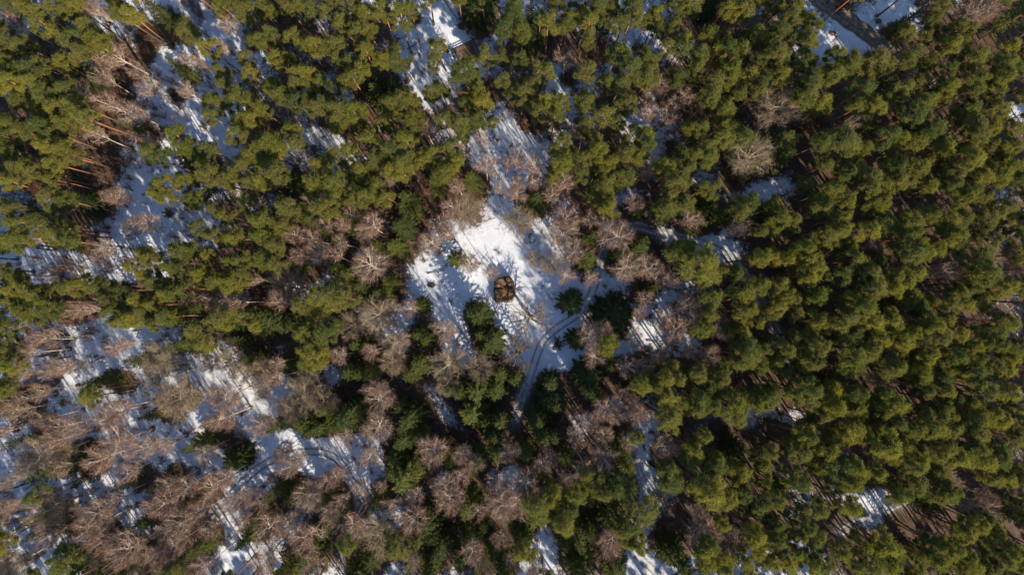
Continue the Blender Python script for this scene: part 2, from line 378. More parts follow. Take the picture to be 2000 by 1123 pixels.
TREES['B'] = '''40,50,18 234,110,32 277,147,17 207,157,20 301,177,23 180,187,20 227,210,20 277,227,23 200,267,20 157,10,13 187,13,17 451,57,17
384,124,15 404,137,13 441,100,13 371,184,17 297,274,13 207,30,13 594,297,18 944,277,15 948,331,23 988,324,13 894,364,17 978,364,13 764,354,17
834,257,17 604,97,13 1107,117,20 1281,170,23 1331,197,20 1267,224,20 1301,227,20 1254,337,20 1097,361,23 1043,324,20 1010,321,20 1037,357,15
1013,367,17 1140,271,17 1314,214,17 1901,17,33 1934,20,27 1654,247,15 247,385,20 227,382,17 277,448,20 307,442,23 217,485,17 217,525,15 167,609,20
180,605,13 384,585,20 418,585,17 444,589,20 478,589,20 60,689,23 84,666,17 114,659,20 234,679,17 134,716,20 167,712,17 60,729,20 107,722,17 67,662,13
257,672,13 730,445,25 687,422,20 640,442,18 584,462,20 627,495,25 660,505,17 600,502,13 674,475,17 730,522,37 801,609,20 871,639,25 670,696,18
730,686,18 510,549,15 864,442,20 847,475,23 877,455,17 958,535,17 887,408,20 787,659,17 754,746,13 550,736,17 1010,382,20 1073,388,17 1100,425,27
1100,459,32 1147,432,17 1114,499,23 1187,445,23 1200,469,32 1220,522,30 1261,529,28 1104,542,18 1150,542,17 1234,395,20 1337,428,23 1434,445,23
1254,582,17 1244,615,15 1347,595,27 1291,619,23 1317,642,27 1150,652,27 1174,642,17 1234,662,20 1164,699,22 1220,719,23 1251,709,17 1281,696,20
1401,642,25 1377,692,23 1344,686,17 1297,549,17 1697,479,20 1660,459,15 1834,532,20 1871,529,17 1978,509,30 1901,622,15 1710,739,20 1914,666,13
90,765,20 43,781,27 17,778,17 134,828,27 100,815,20 10,838,20 160,832,23 220,808,27 247,795,23 240,858,37 207,895,30 307,872,27 334,868,17 261,918,23
207,988,30 180,995,20 227,972,17 187,1025,27 214,1015,17 267,1069,37 240,1079,23 334,975,30 307,985,20 341,942,23 374,945,23 428,945,30 448,928,20
367,1009,30 394,1002,23 334,1025,17 354,1055,23 327,1069,17 411,1029,20 418,1092,27 20,992,27 33,982,17 117,1035,20 214,1055,23 451,768,30 428,768,20
448,811,27 431,825,17 478,975,20 494,955,13 481,1012,17 407,878,17 150,1069,20 200,1082,17 50,801,20 13,1082,20 744,775,32 734,758,17 747,832,30
730,838,17 517,832,23 530,821,17 570,908,23 594,892,17 660,928,23 647,935,17 727,888,20 704,948,17 674,972,17 610,955,32 620,968,20 537,1022,32
573,1009,23 607,1039,32 600,1049,20 687,1012,28 694,1022,17 807,1005,30 817,965,20 767,982,20 854,872,30 847,892,20 907,878,20 901,892,17 928,902,17
877,942,27 877,965,30 904,928,20 991,878,20 974,945,27 984,982,33 941,995,18 924,1065,23 938,1092,17 981,1042,20 991,1085,13 513,968,20 520,1085,27
814,1089,17 887,982,17 747,945,13 1187,795,28 1217,761,17 1197,811,20 1147,818,20 1174,845,20 1120,848,17 1127,872,13 1057,898,18 1077,882,17
1140,908,23 1177,888,25 1167,878,17 1007,875,13 1100,932,22 1027,938,30 1013,975,30 1190,1049,27 1187,1069,20 1247,801,20 1234,815,17 1294,865,25
1311,872,20 1224,855,17 1367,1025,37 1361,1002,20 1428,1045,27 1481,1009,13 1053,1099,20 1043,1112,17 1461,1112,17 1234,791,17 1901,982,27 1877,978,17
1714,750,17 1914,962,17 1817,1049,17'''
TREES['U'] = '''284,67,23 234,184,20 337,184,20 287,100,17 60,364,20 547,23,20 811,33,15 958,177,12 1033,240,27 1197,301,20 1114,154,15 1254,150,17
1567,244,27 1600,234,20 1928,147,13 1644,10,15 327,418,13 134,615,13 1090,672,17'''
TREES['D'] = '''1451,307,37 1508,220,35 321,696,27 334,712,20 458,706,23 418,709,20 481,729,20 311,729,20 694,639,25 747,615,33 573,562,33 553,575,20
774,666,22 767,706,23 877,709,30 938,716,25 520,726,23 607,739,20 904,412,30 921,515,20 1017,435,27 1077,515,23 1043,505,17 361,775,37 384,781,20
334,771,20 94,888,37 73,902,20 130,875,27 107,988,33 94,1002,20 43,1092,27 321,1102,27 347,1109,20 294,1109,17 17,1109,17 600,768,33 570,798,27
634,778,23 650,788,17 747,1042,37 610,755,20 881,751,20 520,755,17 614,1112,20'''
TREES['A'] = '''1040,622,32 1013,686,32'''

# ------------------------------------------------------------------ the ground
TRACKS = [
    # ruts in the snow: photo points along the middle of each track
    [(1003, 826), (1018, 780), (1036, 735), (1050, 690), (1066, 660), (1095, 636), (1128, 614), (1148, 588), (1160, 560), (1168, 528), (1180, 490), (1205, 455), (1245, 442), (1290, 455), (1335, 466), (1380, 478), (1425, 503), (1462, 548), (1492, 598), (1520, 655), (1545, 705)],
    [(380, 1010), (430, 985), (470, 945), (510, 910), (552, 891), (600, 882), (640, 887), (668, 908), (690, 945), (705, 985)],
    [(1222, 1062), (1245, 1085), (1268, 1105), (1295, 1130)],
    [(1640, 1040), (1700, 1008), (1742, 990), (1790, 968)],
    [(868, -10), (890, 25), (925, 62)],
    [(1225, 850), (1240, 900), (1258, 950), (1262, 1000), (1250, 1050)],
]
ROAD = [(1570, -25), (1600, 0), (1640, 29), (1690, 65), (1735, 100), (1775, 134), (1830, 182)]


def smooth_path(pix, step=0.5):
    p = np.array([at(*q) for q in pix])
    t = np.linspace(0, len(p) - 1, 1 + (len(p) - 1) * 24)
    out = []
    for u in t:
        i = min(int(u), len(p) - 2)
        f = u - i
        p0, p1, p2, p3 = p[max(i - 1, 0)], p[i], p[i + 1], p[min(i + 2, len(p) - 1)]
        out.append(0.5 * ((2 * p1) + (-p0 + p2) * f + (2 * p0 - 5 * p1 + 4 * p2 - p3) * f * f + (-p0 + 3 * p1 - 3 * p2 + p3) * f ** 3))
    return np.array(out)


def hash_noise(x, y, scale, seed):
    """Smooth value noise on arrays."""
    x, y = np.asarray(x) / scale + 1000.3, np.asarray(y) / scale + 1000.7
    xi, yi = np.floor(x).astype(np.int64), np.floor(y).astype(np.int64)
    fx, fy = x - xi, y - yi
    fx, fy = fx * fx * (3 - 2 * fx), fy * fy * (3 - 2 * fy)

    def h(a, b):
        n = (a * 374761393 + b * 668265263 + seed * 144665) & 0x7fffffff
        n = ((n ^ (n >> 13)) * 1274126177) & 0x7fffffff
        return ((n ^ (n >> 16)) & 0xffff) / 65535.0
    return (h(xi, yi) * (1 - fx) + h(xi + 1, yi) * fx) * (1 - fy) + (h(xi, yi + 1) * (1 - fx) + h(xi + 1, yi + 1) * fx) * fy


def ground_z(x, y):
    z = 0.5 * (hash_noise(x, y, 14, 1) - 0.5) + 0.22 * (hash_noise(x, y, 4.5, 2) - 0.5) + 0.10 * (hash_noise(x, y, 1.7, 3) - 0.5)
    return z


PATHS = [smooth_path(t) for t in TRACKS]
ROADP = smooth_path(ROAD)


def dist_to(path, x, y):
    d = np.full(x.shape, 1e9)
    for q in path[::4]:
        d = np.minimum(d, (x - q[0]) ** 2 + (y - q[1]) ** 2)
    return np.sqrt(d)


# ------------------------------------------------------------------ where the trees stand
#  (crown centre x, y and crown radius in photo pixels; at() turns each into a stem position on the ground)
def parse(k):
    return [tuple(float(a) for a in e.split(',')) for e in TREES[k].split()]


HEIGHT = dict(P=(24.0, 4.0), S=(18.0, 3.0), B=(19.5, 2.2), D=(15.0, 2.0), A=(11.0, 0.5), U=(3.2, 0.6))
CENTRE = dict(P=0.875, S=0.52, B=0.70, D=0.66, A=0.7, U=0.5)
GROW = dict(P=1.17, S=1.20, B=1.0, D=1.10, A=1.15, U=1.1)
STANDS = []
ROUND = [(1114, 589), (1197, 615), (1127, 662), (1147, 732), (1077, 778), (934, 23), (1382, 20), (1040, 80), (467, 892), (177, 395)]
extra_ = []
for (x0, x1, y0, y1, n_) in ((10, 500, 745, 1118, 10), (500, 800, 400, 1100, 14)):
    for _ in range(n_):
        extra_.append('%d,%d,%d' % (rng.uniform(x0, x1), rng.uniform(y0, y1), rng.uniform(14, 22)))
TREES['P'] += ' 1005,8,18 1085,6,17 1130,10,16 1165,12,16 1195,8,17 1345,8,18 1420,10,17 1468,8,17 640,6,17 560,6,17 470,8,17 12,470,18'
TREES['S'] += ' 150,1112,18 330,1116,17 560,1112,20 690,1114,22 840,1116,20 1195,1112,20'
TREES['B'] += ' ' + ' '.join(extra_)
for k in TREES:
    for (px, py, r) in parse(k):
        h0, dh = HEIGHT[k]
        h = h0 + dh * float(np.clip(rng.normal(0, 0.5), -1, 1)) + (r - 18) * 0.10 * (1 if k in 'PSB' else 0.3)
        if k == 'S':
            h = max(7.0, h0 + (r - 20) * 0.35 + float(rng.normal(0, 1.5)))
        if k == 'D' and r > 30 and px > 1400:
            h = 21.0
        zc = h * CENTRE[k]
        x, y = at(px, py, zc)
        rm = r * (CAM_H - zc) / FPX * GROW[k]
        rnd = k == 'S' and any(abs(px - a_) + abs(py - b_) < 8 for a_, b_ in ROUND)
        if rnd:
            h = 12.0
            x, y = at(px, py, 4.5)
            rm = r * (CAM_H - 4.5) / FPX * 1.12
        if k == 'P' and any((px - a_) ** 2 + (py - b_) ** 2 < 26 ** 2 for a_, b_ in ((1508, 220), (1451, 307))):
            continue
        if k == 'P' and r < 24 and any((px - a_) ** 2 + (py - b_) ** 2 < 17 ** 2 for a_, b_ in TRACKS[0][12:-2] + TRACKS[5] + [(840, 30), (850, 60), (1510, 365), (1490, 372), (1715, 1000), (1740, 985)]):
            continue
        STANDS.append(dict(k=k, px=px, py=py, r=r, h=h, x=x, y=y, rm=rm, round=rnd))

# pines that stand just outside the picture and shade its edges
EDGE, seen_edge = [], []
for _ in range(2600):
    px, py = rng.uniform(-170, 2330), rng.uniform(-160, 1500)
    if -8 < px < 2008 and -8 < py < 1131:
        continue
    if all((px - q[0]) ** 2 + (py - q[1]) ** 2 > 36 ** 2 for q in seen_edge):
        seen_edge.append((px, py))
        h = 24.0 + float(rng.normal(0, 1.4))
        x, y = at(px, py, h * 0.875)
        if rng.random() < (1.0 if px > 1400 else 0.85):
            EDGE.append(dict(k='P', x=x, y=y, h=h, rm=2.75 + float(rng.normal(0, 0.3))))

# needle litter gathers under conifers: density of stems around each ground point
xs = np.concatenate([[-900, -500, -300, -230], np.arange(-190, 190.1, 0.55), [230, 300, 500, 900]])
ys = np.concatenate([[-900, -500, -260, -170], np.arange(-125, 125.1, 0.55), [170, 260, 500, 900]])
GX, GY = np.meshgrid(xs, ys)
litter = np.zeros_like(GX)
for t in STANDS + EDGE:
    if t['k'] not in 'PSU':
        continue
    rad = {'P': 4.2, 'S': 2.4 + 0.5 * t['rm'], 'U': 2.5}[t['k']]
    amp = {'P': 0.27, 'S': 1.3, 'U': 0.7}[t['k']]
    i0, i1 = np.searchsorted(xs, [t['x'] - 3 * rad, t['x'] + 3 * rad])
    j0, j1 = np.searchsorted(ys, [t['y'] - 3 * rad, t['y'] + 3 * rad])
    d2 = (GX[j0:j1, i0:i1] - t['x']) ** 2 + (GY[j0:j1, i0:i1] - t['y']) ** 2
    litter[j0:j1, i0:i1] += amp * np.exp(-d2 / (rad * rad))


# the snow has melted in a ring round every stem
for t in STANDS + EDGE:
    i0, i1 = np.searchsorted(xs, [t['x'] - 2.2, t['x'] + 2.2])
    j0, j1 = np.searchsorted(ys, [t['y'] - 2.2, t['y'] + 2.2])
    d2 = (GX[j0:j1, i0:i1] - t['x']) ** 2 + (GY[j0:j1, i0:i1] - t['y']) ** 2
    litter[j0:j1, i0:i1] += 0.8 * np.exp(-d2 / 0.55)


def soft(px, py, rx, ry=None, ang=0.0):
    cx, cy = at(px, py)
    ry = ry or rx
    rx, ry = rx * 0.14, ry * 0.14
    c, s = math.cos(ang), math.sin(ang)
    u = (GX - cx) * c - (GY - cy) * s
    v = (GX - cx) * s + (GY - cy) * c
    return np.exp(-((u / rx) ** 2 + (v / ry) ** 2))


# the dense pine stand to the east has shed a brown floor, the clearings keep their snow
east = 1 / (1 + np.exp(-(GX - at(1470, 0)[0] + 0.28 * GY) / 5.0))
litter += 0.42 * east
for a in [(1930, 90, 110, 80), (860, 400, 40), (900, 365, 40), (545, 45, 40), (1320, 880, 60), (1310, 1010, 45), (1190, 640, 38), (1130, 770, 50), (915, 40, 60), (1590, 250, 60), (1890, 200, 150, 100), (1400, 900, 90), (1000, 870, 90, 40), (60, 300, 90), (40, 130, 110, 60), (1170, 620, 30), (930, 420, 35)]:
    litter += 0.55 * soft(*a)
for a in [(1010, 590, 130, 110), (1090, 680, 90, 60), (870, 560, 80, 60), (300, 420, 150, 60, -0.8), (150, 500, 160, 50), (250, 690, 130, 70), (880, 60, 70), (840, 130, 60), (960, 280, 70, 50), (600, 890, 130, 40), (1660, 70, 90, 60), (1510, 370, 55, 40), (1720, 1000, 70, 50), (1270, 1080, 60), (460, 1050, 40, 90), (50, 930, 80, 60), (380, 120, 70, 110), (1230, 60, 110, 60), (1080, 1060, 40), (1390, 480, 60, 40), (1995, 215, 40), (1530, 810, 45, 25), (640, 200, 60), (560, 320, 50), (1260, 880, 30, 60), (1750, 20, 60)]:
    litter -= (1.1 if a[0] in (1010, 1090, 600) else 0.85) * soft(*a)
litter = np.clip(litter, -0.9, 1.15)

roadd = dist_to(ROADP, GX, GY)
trackd = np.full(GX.shape, 1e9)
for p in PATHS:
    trackd = np.minimum(trackd, dist_to(p, GX, GY))
worn = np.exp(-(trackd / 1.7) ** 2)

GZ = ground_z(GX, GY)
ny, nx = GX.shape
idx = np.arange(nx * ny).reshape(ny, nx)
quads = np.stack([idx[:-1, :-1], idx[:-1, 1:], idx[1:, 1:], idx[1:, :-1]], -1).reshape(-1, 4)
gm = bpy.data.meshes.new('ground')
gm.vertices.add(nx * ny)
gm.vertices.foreach_set('co', np.stack([GX, GY, GZ], -1).astype(np.float32).ravel())
gm.loops.add(quads.size)
gm.loops.foreach_set('vertex_index', quads.astype(np.int32).ravel())
gm.polygons.add(len(quads))
gm.polygons.foreach_set('loop_start', np.arange(0, quads.size, 4, dtype=np.int32))
gm.polygons.foreach_set('loop_total', np.full(len(quads), 4, np.int32))
gm.polygons.foreach_set('use_smooth', np.full(len(quads), True))
gm.update(calc_edges=True)
for nm, arr in (('litter', litter), ('worn', worn)):
    at_ = gm.attributes.new(nm, 'FLOAT', 'POINT')
    at_.data.foreach_set('value', arr.astype(np.float32).ravel())

m, nt, b = new_mat('snow_and_litter', 0.7)
tc = nd(nt, 'ShaderNodeTexCoord').outputs['Object']
al = nd(nt, 'ShaderNodeAttribute', attribute_name='litter').outputs['Fac']
aw = nd(nt, 'ShaderNodeAttribute', attribute_name='worn').outputs['Fac']
n_big = noise(nt, 0.16, 4, 0.6, tc)
n_mid = noise(nt, 0.75, 5, 0.68, tc)
n_fine = noise(nt, 3.2, 4, 0.7, tc)
n_speck = noise(nt, 6.5, 2, 0.5, tc)
snow = mix(nt, n_mid, (0.47, 0.515, 0.59), (0.60, 0.635, 0.69))
floor = ramp(nt, n_fine, [(0.25, (0.024, 0.015, 0.010)), (0.5, (0.066, 0.037, 0.023)), (0.8, (0.145, 0.086, 0.052))])
n_need = noise(nt, 9.0, 3, 0.7, tc)
floor = mix(nt, 1.0, floor, ramp(nt, n_need, [(0.35, (0.45, 0.45, 0.45)), (0.65, (1.5, 1.45, 1.4))]), 'MULTIPLY')
floor = mix(nt, ramp(nt, n_mid, [(0.5, (0, 0, 0)), (0.7, (0.6, 0.6, 0.6))]), floor, (0.095, 0.085, 0.045))
# snow cover breaks up where litter is high
k = math_n(nt, 'ADD', math_n(nt, 'MULTIPLY', n_mid, 1.0), math_n(nt, 'MULTIPLY', n_fine, 1.0))
k = math_n(nt, 'ADD', k, math_n(nt, 'MULTIPLY', n_big, 0.7))
k = math_n(nt, 'ADD', k, math_n(nt, 'MULTIPLY', al, 0.62))
cover = ramp(nt, math_n(nt, 'MULTIPLY', k, 0.5), [(0.75, (0, 0, 0)), (0.83, (1, 1, 1))])
speck = ramp(nt, math_n(nt, 'ADD', n_speck, math_n(nt, 'MULTIPLY', al, 0.13)), [(0.57, (0, 0, 0)), (0.64, (0.85, 0.85, 0.85))])
col = mix(nt, math_n(nt, 'MAXIMUM', cover, speck), snow, floor)
col = mix(nt, math_n(nt, 'MULTIPLY', aw, math_n(nt, 'MULTIPLY', n_fine, 0.75)), col, (0.36, 0.35, 0.35))
nt.links.new(col, b.inputs['Base Color'])
bp = nd(nt, 'ShaderNodeBump', Strength=0.4, Distance=0.22)
nt.links.new(math_n(nt, 'ADD', n_mid, math_n(nt, 'MULTIPLY', n_fine, 0.6)), bp.inputs['Height'])
nt.links.new(bp.outputs[0], b.inputs['Normal'])
gm.materials.append(m)
obj('ground', gm, kind='structure', label='snowy forest floor with brown needle litter')


def strip(name, path, offs, width, mat, lift, kind='structure', label=None, cross=2, u=False):
    d = np.gradient(path, axis=0)
    d /= np.linalg.norm(d, axis=1)[:, None] + 1e-9
    nrm = np.stack([-d[:, 1], d[:, 0]], 1)
    g = Geo()
    w = np.linspace(-0.5, 0.5, cross)
    wob = 1 + 0.25 * (hash_noise(path[:, 0], path[:, 1], 1.5, 9) - 0.5)
    P = path[:, None, :] + nrm[:, None, :] * (offs + w[None, :, None] * width * wob[:, None, None])
    z = ground_z(P[..., 0], P[..., 1]) + lift
    V = np.concatenate([P, z[..., None]], -1)
    n = len(path)
    f = []
    for i in range(n - 1):
        for j in range(cross - 1):
            a = i * cross + j
            f += [(a, a + 1, a + cross + 1), (a, a + cross + 1, a + cross)]
    g.add(V.reshape(-1, 3), f)
    me = g.mesh(name, mat, True)
    if u:
        ca = me.attributes.new('across', 'FLOAT', 'POINT')
        ca.data.foreach_set('value', np.tile(w, n).astype(np.float32))
    return obj(name, me, kind=kind, label=label)


m_rut, nt, b = new_mat('packed_snow_rut', 0.6)
tc = nd(nt, 'ShaderNodeTexCoord').outputs['Object']
nz = noise(nt, 2.2, 5, 0.7, tc)
nt.links.new(ramp(nt, nz, [(0.30, (0.12, 0.112, 0.105)), (0.52, (0.25, 0.25, 0.26)), (0.70, (0.52, 0.54, 0.57))]), b.inputs['Base Color'])
m_road, nt, b = new_mat('frozen_dirt_road', 0.85)
tc = nd(nt, 'ShaderNodeTexCoord').outputs['Object']
ac = nd(nt, 'ShaderNodeAttribute', attribute_name='across').outputs['Fac']
nz = noise(nt, 1.1, 6, 0.7, tc)
rut = math_n(nt, 'ABSOLUTE', math_n(nt, 'SINE', math_n(nt, 'ADD', math_n(nt, 'MULTIPLY', ac, 11.0), math_n(nt, 'MULTIPLY', nz, 1.6))))
base = ramp(nt, nz, [(0.3, (0.075, 0.058, 0.046)), (0.55, (0.165, 0.128, 0.100)), (0.75, (0.26, 0.215, 0.18))])
nt.links.new(mix(nt, ramp(nt, rut, [(0.0, (0.75, 0.75, 0.75)), (0.5, (0, 0, 0))]), base, (0.062, 0.047, 0.038)), b.inputs['Base Color'])
bp = nd(nt, 'ShaderNodeBump', Strength=0.8, Distance=0.12)
nt.links.new(math_n(nt, 'ADD', rut, nz), bp.inputs['Height'])
nt.links.new(bp.outputs[0], b.inputs['Normal'])
strip('dirt_road', ROADP, 0.0, 4.6, m_road, 0.05, label='brown rutted dirt road through the snow', cross=11, u=True)
for p in PATHS:
    for o in (-0.82, 0.82):
        strip('tyre_rut', p, o, 0.62, m_rut, 0.025, label='grey tyre rut pressed into the snow', cross=3)

# ------------------------------------------------------------------ tree shapes (a few of each kind, shared by the copies)
def unit(v):
    return v / (np.linalg.norm(v, axis=-1, keepdims=True) + 1e-9)


def curve(p0, p1, sag, n=5, wob=0.0):
    t = np.linspace(0, 1, n)[:, None]
    p = p0 + (p1 - p0) * t
    p[:, 2:3] += sag * np.sin(t * math.pi)
    if wob:
        p[1:-1] += rng.normal(0, wob, (n - 2, 3))
    return p


def make_pine(i):
    """Nominal 24 m tall, crown radius 2.5 m; bare orange stem below a lumpy crown."""
    H, R = 24.0, 2.5
    tr, cr = Geo(), Geo()
    lean = rng.normal(0, 0.35, 2)
    t = np.linspace(0, 1, 9)
    stem = np.stack([lean[0] * t ** 2 + 0.14 * np.sin(t * 5 + i), lean[1] * t ** 2 + 0.14 * np.cos(t * 4 + i) - 0.14, -0.5 + t * (H * 0.97 + 0.5)], 1)
    rad = 0.19 * (1 - t) ** 0.8 + 0.035
    rad[0] = 0.27
    tr.tube(stem[:8], rad[:8], 7)
    cr.tube(stem[7:], rad[7:], 5, 1)
    nl = int(rng.integers(11, 18))
    depth = rng.uniform(3.6, 7.0)
    lop, lop_k = rng.uniform(0, 6.28), rng.uniform(0.05, 0.3)
    a = rng.uniform(0, 6.28)
    lobes = [(np.array([stem[-1, 0], stem[-1, 1], H - 0.9]), 0.8)]
    for j in range(nl):
        u = (j + rng.uniform(0.1, 0.9)) / nl
        a += 2.4 + rng.normal(0, 0.4)
        rr = R * (0.26 + 0.52 * math.sin(min(1.0, u * 1.2 + 0.1) * 2.0)) * rng.uniform(0.7, 1.15) * (1 + lop_k * math.cos(a - lop))
        z = H - 1.3 - depth * u + rng.normal(0, 0.25)
        lobes.append((np.array([stem[-1, 0] * (1 - u) + rr * math.cos(a), stem[-1, 1] * (1 - u) + rr * math.sin(a), z]), rng.uniform(0.40, 0.88)))
    for c, lr in lobes:
        zr = c[2] - 0.5 * math.hypot(c[0], c[1]) - 0.4
        s = np.array([np.interp(zr, stem[:, 2], stem[:, 0]), np.interp(zr, stem[:, 2], stem[:, 1]), zr])
        cr.tube(curve(s, c, -0.12, 5, 0.06), [0.055, 0.045, 0.036, 0.026, 0.014], 4, 1)
        n = int(1650 * lr * lr) + 260
        q = rng.normal(size=(n, 3))
        sq_ = rng.uniform(0.75, 1.25, 3)
        # the tufts gather in sprays, so the lobe is uneven inside
        sp = unit(rng.normal(size=(16, 3)) + np.array([0, 0, 0.3])) * rng.uniform(0.6, 2.0, (16, 1))
        pick = rng.integers(0, 16, n)
        q = np.where(rng.random((n, 1)) < 0.68, sp[pick] + 0.30 * q, q)
        p = c + q * lr * np.array([0.56, 0.56, 0.38]) * sq_
        out_ = unit(q * np.array([1, 1, 1.2]) + np.array([0, 0, 0.45]))
        d_ = unit(out_ + 0.8 * rng.normal(size=(n, 3)))
        cr.slivers(p, p + d_ * rng.uniform(0.16, 0.38, (n, 1)) * np.where(rng.random((n, 1)) < 0.12, 1.7, 1.0), rng.uniform(0.05, 0.10, n), out_ + 0.5 * rng.normal(size=(n, 3)))
    return tr, cr


def make_spruce(i, H=18.0, R=3.0, nw=17, more=0, pw=0.72):
    """Nominal 18 m tall, radius 3 m; whorls of drooping fronds, star-like from above."""
    tr, cr = Geo(), Geo()
    tr.tube(np.array([[0, 0, -0.5], [0, 0, 0.5], [0.05, 0, H * 0.5], [0, 0.05, H - 0.4]]), [0.3, 0.22, 0.13, 0.02], 7)
    for w in range(nw):
        u = (w + 0.3) / nw
        z = H * (0.99 - 0.90 * u ** 0.93)
        Lw = R * (0.09 + 0.91 * u ** pw) * rng.uniform(0.86, 1.06)
        nb = int(5 + 4 * u) + more
        a0 = rng.uniform(0, 6.28)
        for bidx in range(nb):
            a = a0 + bidx * 6.283 / nb + rng.normal(0, 0.12)
            L1 = Lw * rng.uniform(0.66, 1.16)
            out = np.array([math.cos(a), math.sin(a), 0])
            sd = np.array([-math.sin(a), math.cos(a), 0])
            rise = 0.25 * (1 - u) - 0.45 * u
            t = np.linspace(0.04, 1, max(6, int(L1 * 7.5)))
            spine = out * (L1 * t)[:, None] + np.array([0, 0, z]) + np.array([0, 0, 1.0]) * (L1 * (rise * t + 0.16 * t ** 3))[:, None]
            if w % 2 == 0:
                tr.tube(spine[[0, len(spine) // 2, -1]], [0.04, 0.028, 0.01], 3)
            for sgn in (-1, 1):
                for rep in range(2):
                    wl = (0.12 + 0.25 * L1 / R * np.sin(np.clip(t, 0.06, 1) * 2.6)) * rng.uniform(0.7, 1.3, len(t))
                    d = unit(sgn * sd[None] * 0.85 + out[None] * rng.uniform(0.35, 0.75, (len(t), 1)) + np.array([0, 0, -0.22]) + 0.13 * rng.normal(size=(len(t), 3)))
                    p0 = spine + rng.normal(0, 0.05, spine.shape)
                    cr.slivers(p0, p0 + d * wl[:, None] * 1.25, rng.uniform(0.09, 0.17, len(t)), np.array([0, 0, 1.0]) + 0.45 * rng.normal(size=(len(t), 3)))
            # tip and tufts standing up along the spine
            n = len(t)
            d = unit(out[None] + 0.4 * rng.normal(size=(n, 3)) + np.array([0, 0, 0.45]))
            cr.slivers(spine, spine + d * rng.uniform(0.2, 0.38, (n, 1)), 0.13, rng.normal(size=(n, 3)))
            cr.slivers(spine[-2:], spine[-2:] + out * 0.35, 0.16, np.array([[0.1, 0.1, 1.0]] * 2))
    d = unit(rng.normal(size=(14, 3)) * 0.35 + np.array([0, 0, 1.0]))
    cr.slivers(np.array([[0, 0, H - 0.8]] * 14) + rng.normal(0, 0.05, (14, 3)), np.array([[0, 0, H - 0.8]] * 14) + d * 0.9, 0.12)
    return tr, cr


def make_bare(i, H, R, z0, n_limb, spread, twig_w, n_sub, n_twig, thick, droop, curl=0.0, wild=0.62):
    """Leafless broadleaf: stem, limbs, and a haze of fine twigs."""
    tr, br, tw = Geo(), Geo(), Geo()
    t = np.linspace(0, 1, 9)
    ph = rng.uniform(0, 6.28)
    bend = rng.uniform(0.2, 0.6)
    stem = np.stack([bend * np.sin(t * 3.1 + ph) * t, bend * np.cos(t * 2.7 + ph) * t, -0.5 + t * (H * 0.93 + 0.5)], 1)
    tr.tube(stem, thick * ((1 - t) ** 0.85 + 0.10), 7)
    P0, P1 = [], []
    for j in range(n_limb):
        u = (j + rng.uniform(0.2, 0.8)) / n_limb
        zb = H * (z0 + (0.90 - z0) * u)
        s = np.array([np.interp(zb, stem[:, 2], stem[:, 0]), np.interp(zb, stem[:, 2], stem[:, 1]), zb])
        a = ph + j * 2.4 + rng.normal(0, 0.35)
        reach = R * (0.62 + 0.5 * math.sin(min(1, (1 - u) + 0.25) * 1.9)) * rng.uniform(0.65, 1.05)
        up = (H - zb) * spread * rng.uniform(0.65, 1.0)
        e = s + np.array([math.cos(a) * reach, math.sin(a) * reach, max(up, 0.6)])
        limb = curve(s, e, -0.13 * reach + curl * reach, 7, 0.10 * reach / 3)
        lr = thick * 0.52 * (1 - 0.5 * u)
        br.tube(limb, lr * np.linspace(1, 0.22, 7), 5)
        for q in range(n_sub):
            f = rng.uniform(0.22, 1.0) ** 0.85
            fi = f * 6
            k0 = min(int(fi), 5)
            b0 = limb[k0] + (limb[k0 + 1] - limb[k0]) * (fi - k0)
            dl = unit(limb[k0 + 1] - limb[k0])
            dv = unit(dl + wild * rng.normal(size=3) + np.array([0, 0, 0.22]))
            ls = reach * rng.uniform(0.28, 0.58) * (1.15 - 0.5 * f) + 0.35
            b1 = b0 + dv * ls
            sub = curve(b0, b1, -0.06 * ls, 4, 0.05 * ls)
            br.tube(sub, np.maximum(lr * 0.42, 0.024) * np.linspace(1, 0.25, 4), 3)
            tt = rng.uniform(0.15, 1.0, n_twig)
            o = sub[0] + (sub[-1] - sub[0]) * tt[:, None] + rng.normal(0, 0.03, (n_twig, 3))
            d = unit(dv + wild * 0.9 * rng.normal(size=(n_twig, 3)) + np.array([0, 0, -droop]))
            ln = rng.uniform(0.35, 0.95, (n_twig, 1)) * (0.5 + 0.22 * R)
            P0.append(o)
            P1.append(o + d * ln)
            o2 = o + d * ln * rng.uniform(0.3, 0.9, (n_twig, 1))
            d2 = unit(d + 0.7 * rng.normal(size=(n_twig, 3)) + np.array([0, 0, -droop]))
            P0.append(o2)
            P1.append(o2 + d2 * ln * 0.6)
            d3 = unit(d + 0.7 * rng.normal(size=(n_twig, 3)))
            P0.append(o2)
            P1.append(o2 + d3 * ln * 0.5)
    tw.slivers(np.concatenate(P0), np.concatenate(P1), twig_w)
    return tr, br, tw


def make_shrub(i):
    st, tw = Geo(), Geo()
    P0, P1 = [], []
    for j in range(22):
        a, r = rng.uniform(0, 6.28), rng.uniform(0.2, 2.0)
        b0 = np.array([0.35 * r * math.cos(a), 0.35 * r * math.sin(a), -0.2])
        b1 = np.array([r * math.cos(a), r * math.sin(a), rng.uniform(1.6, 3.2) * (1 - 0.12 * r)])
        c = curve(b0, b1, 0.2, 4, 0.08)
        st.tube(c, [0.035, 0.028, 0.02, 0.008], 4)
        for q in range(70):
            f = rng.uniform(0.25, 1)
            p = b0 + (b1 - b0) * f + rng.normal(0, 0.08, 3)
            d = unit((b1 - b0) * 0.3 + rng.normal(size=3))
            P0.append(p)
            P1.append(p + d * rng.uniform(0.3, 0.8))
    tw.slivers(np.array(P0), np.array(P1), 0.05)
    return st, tw


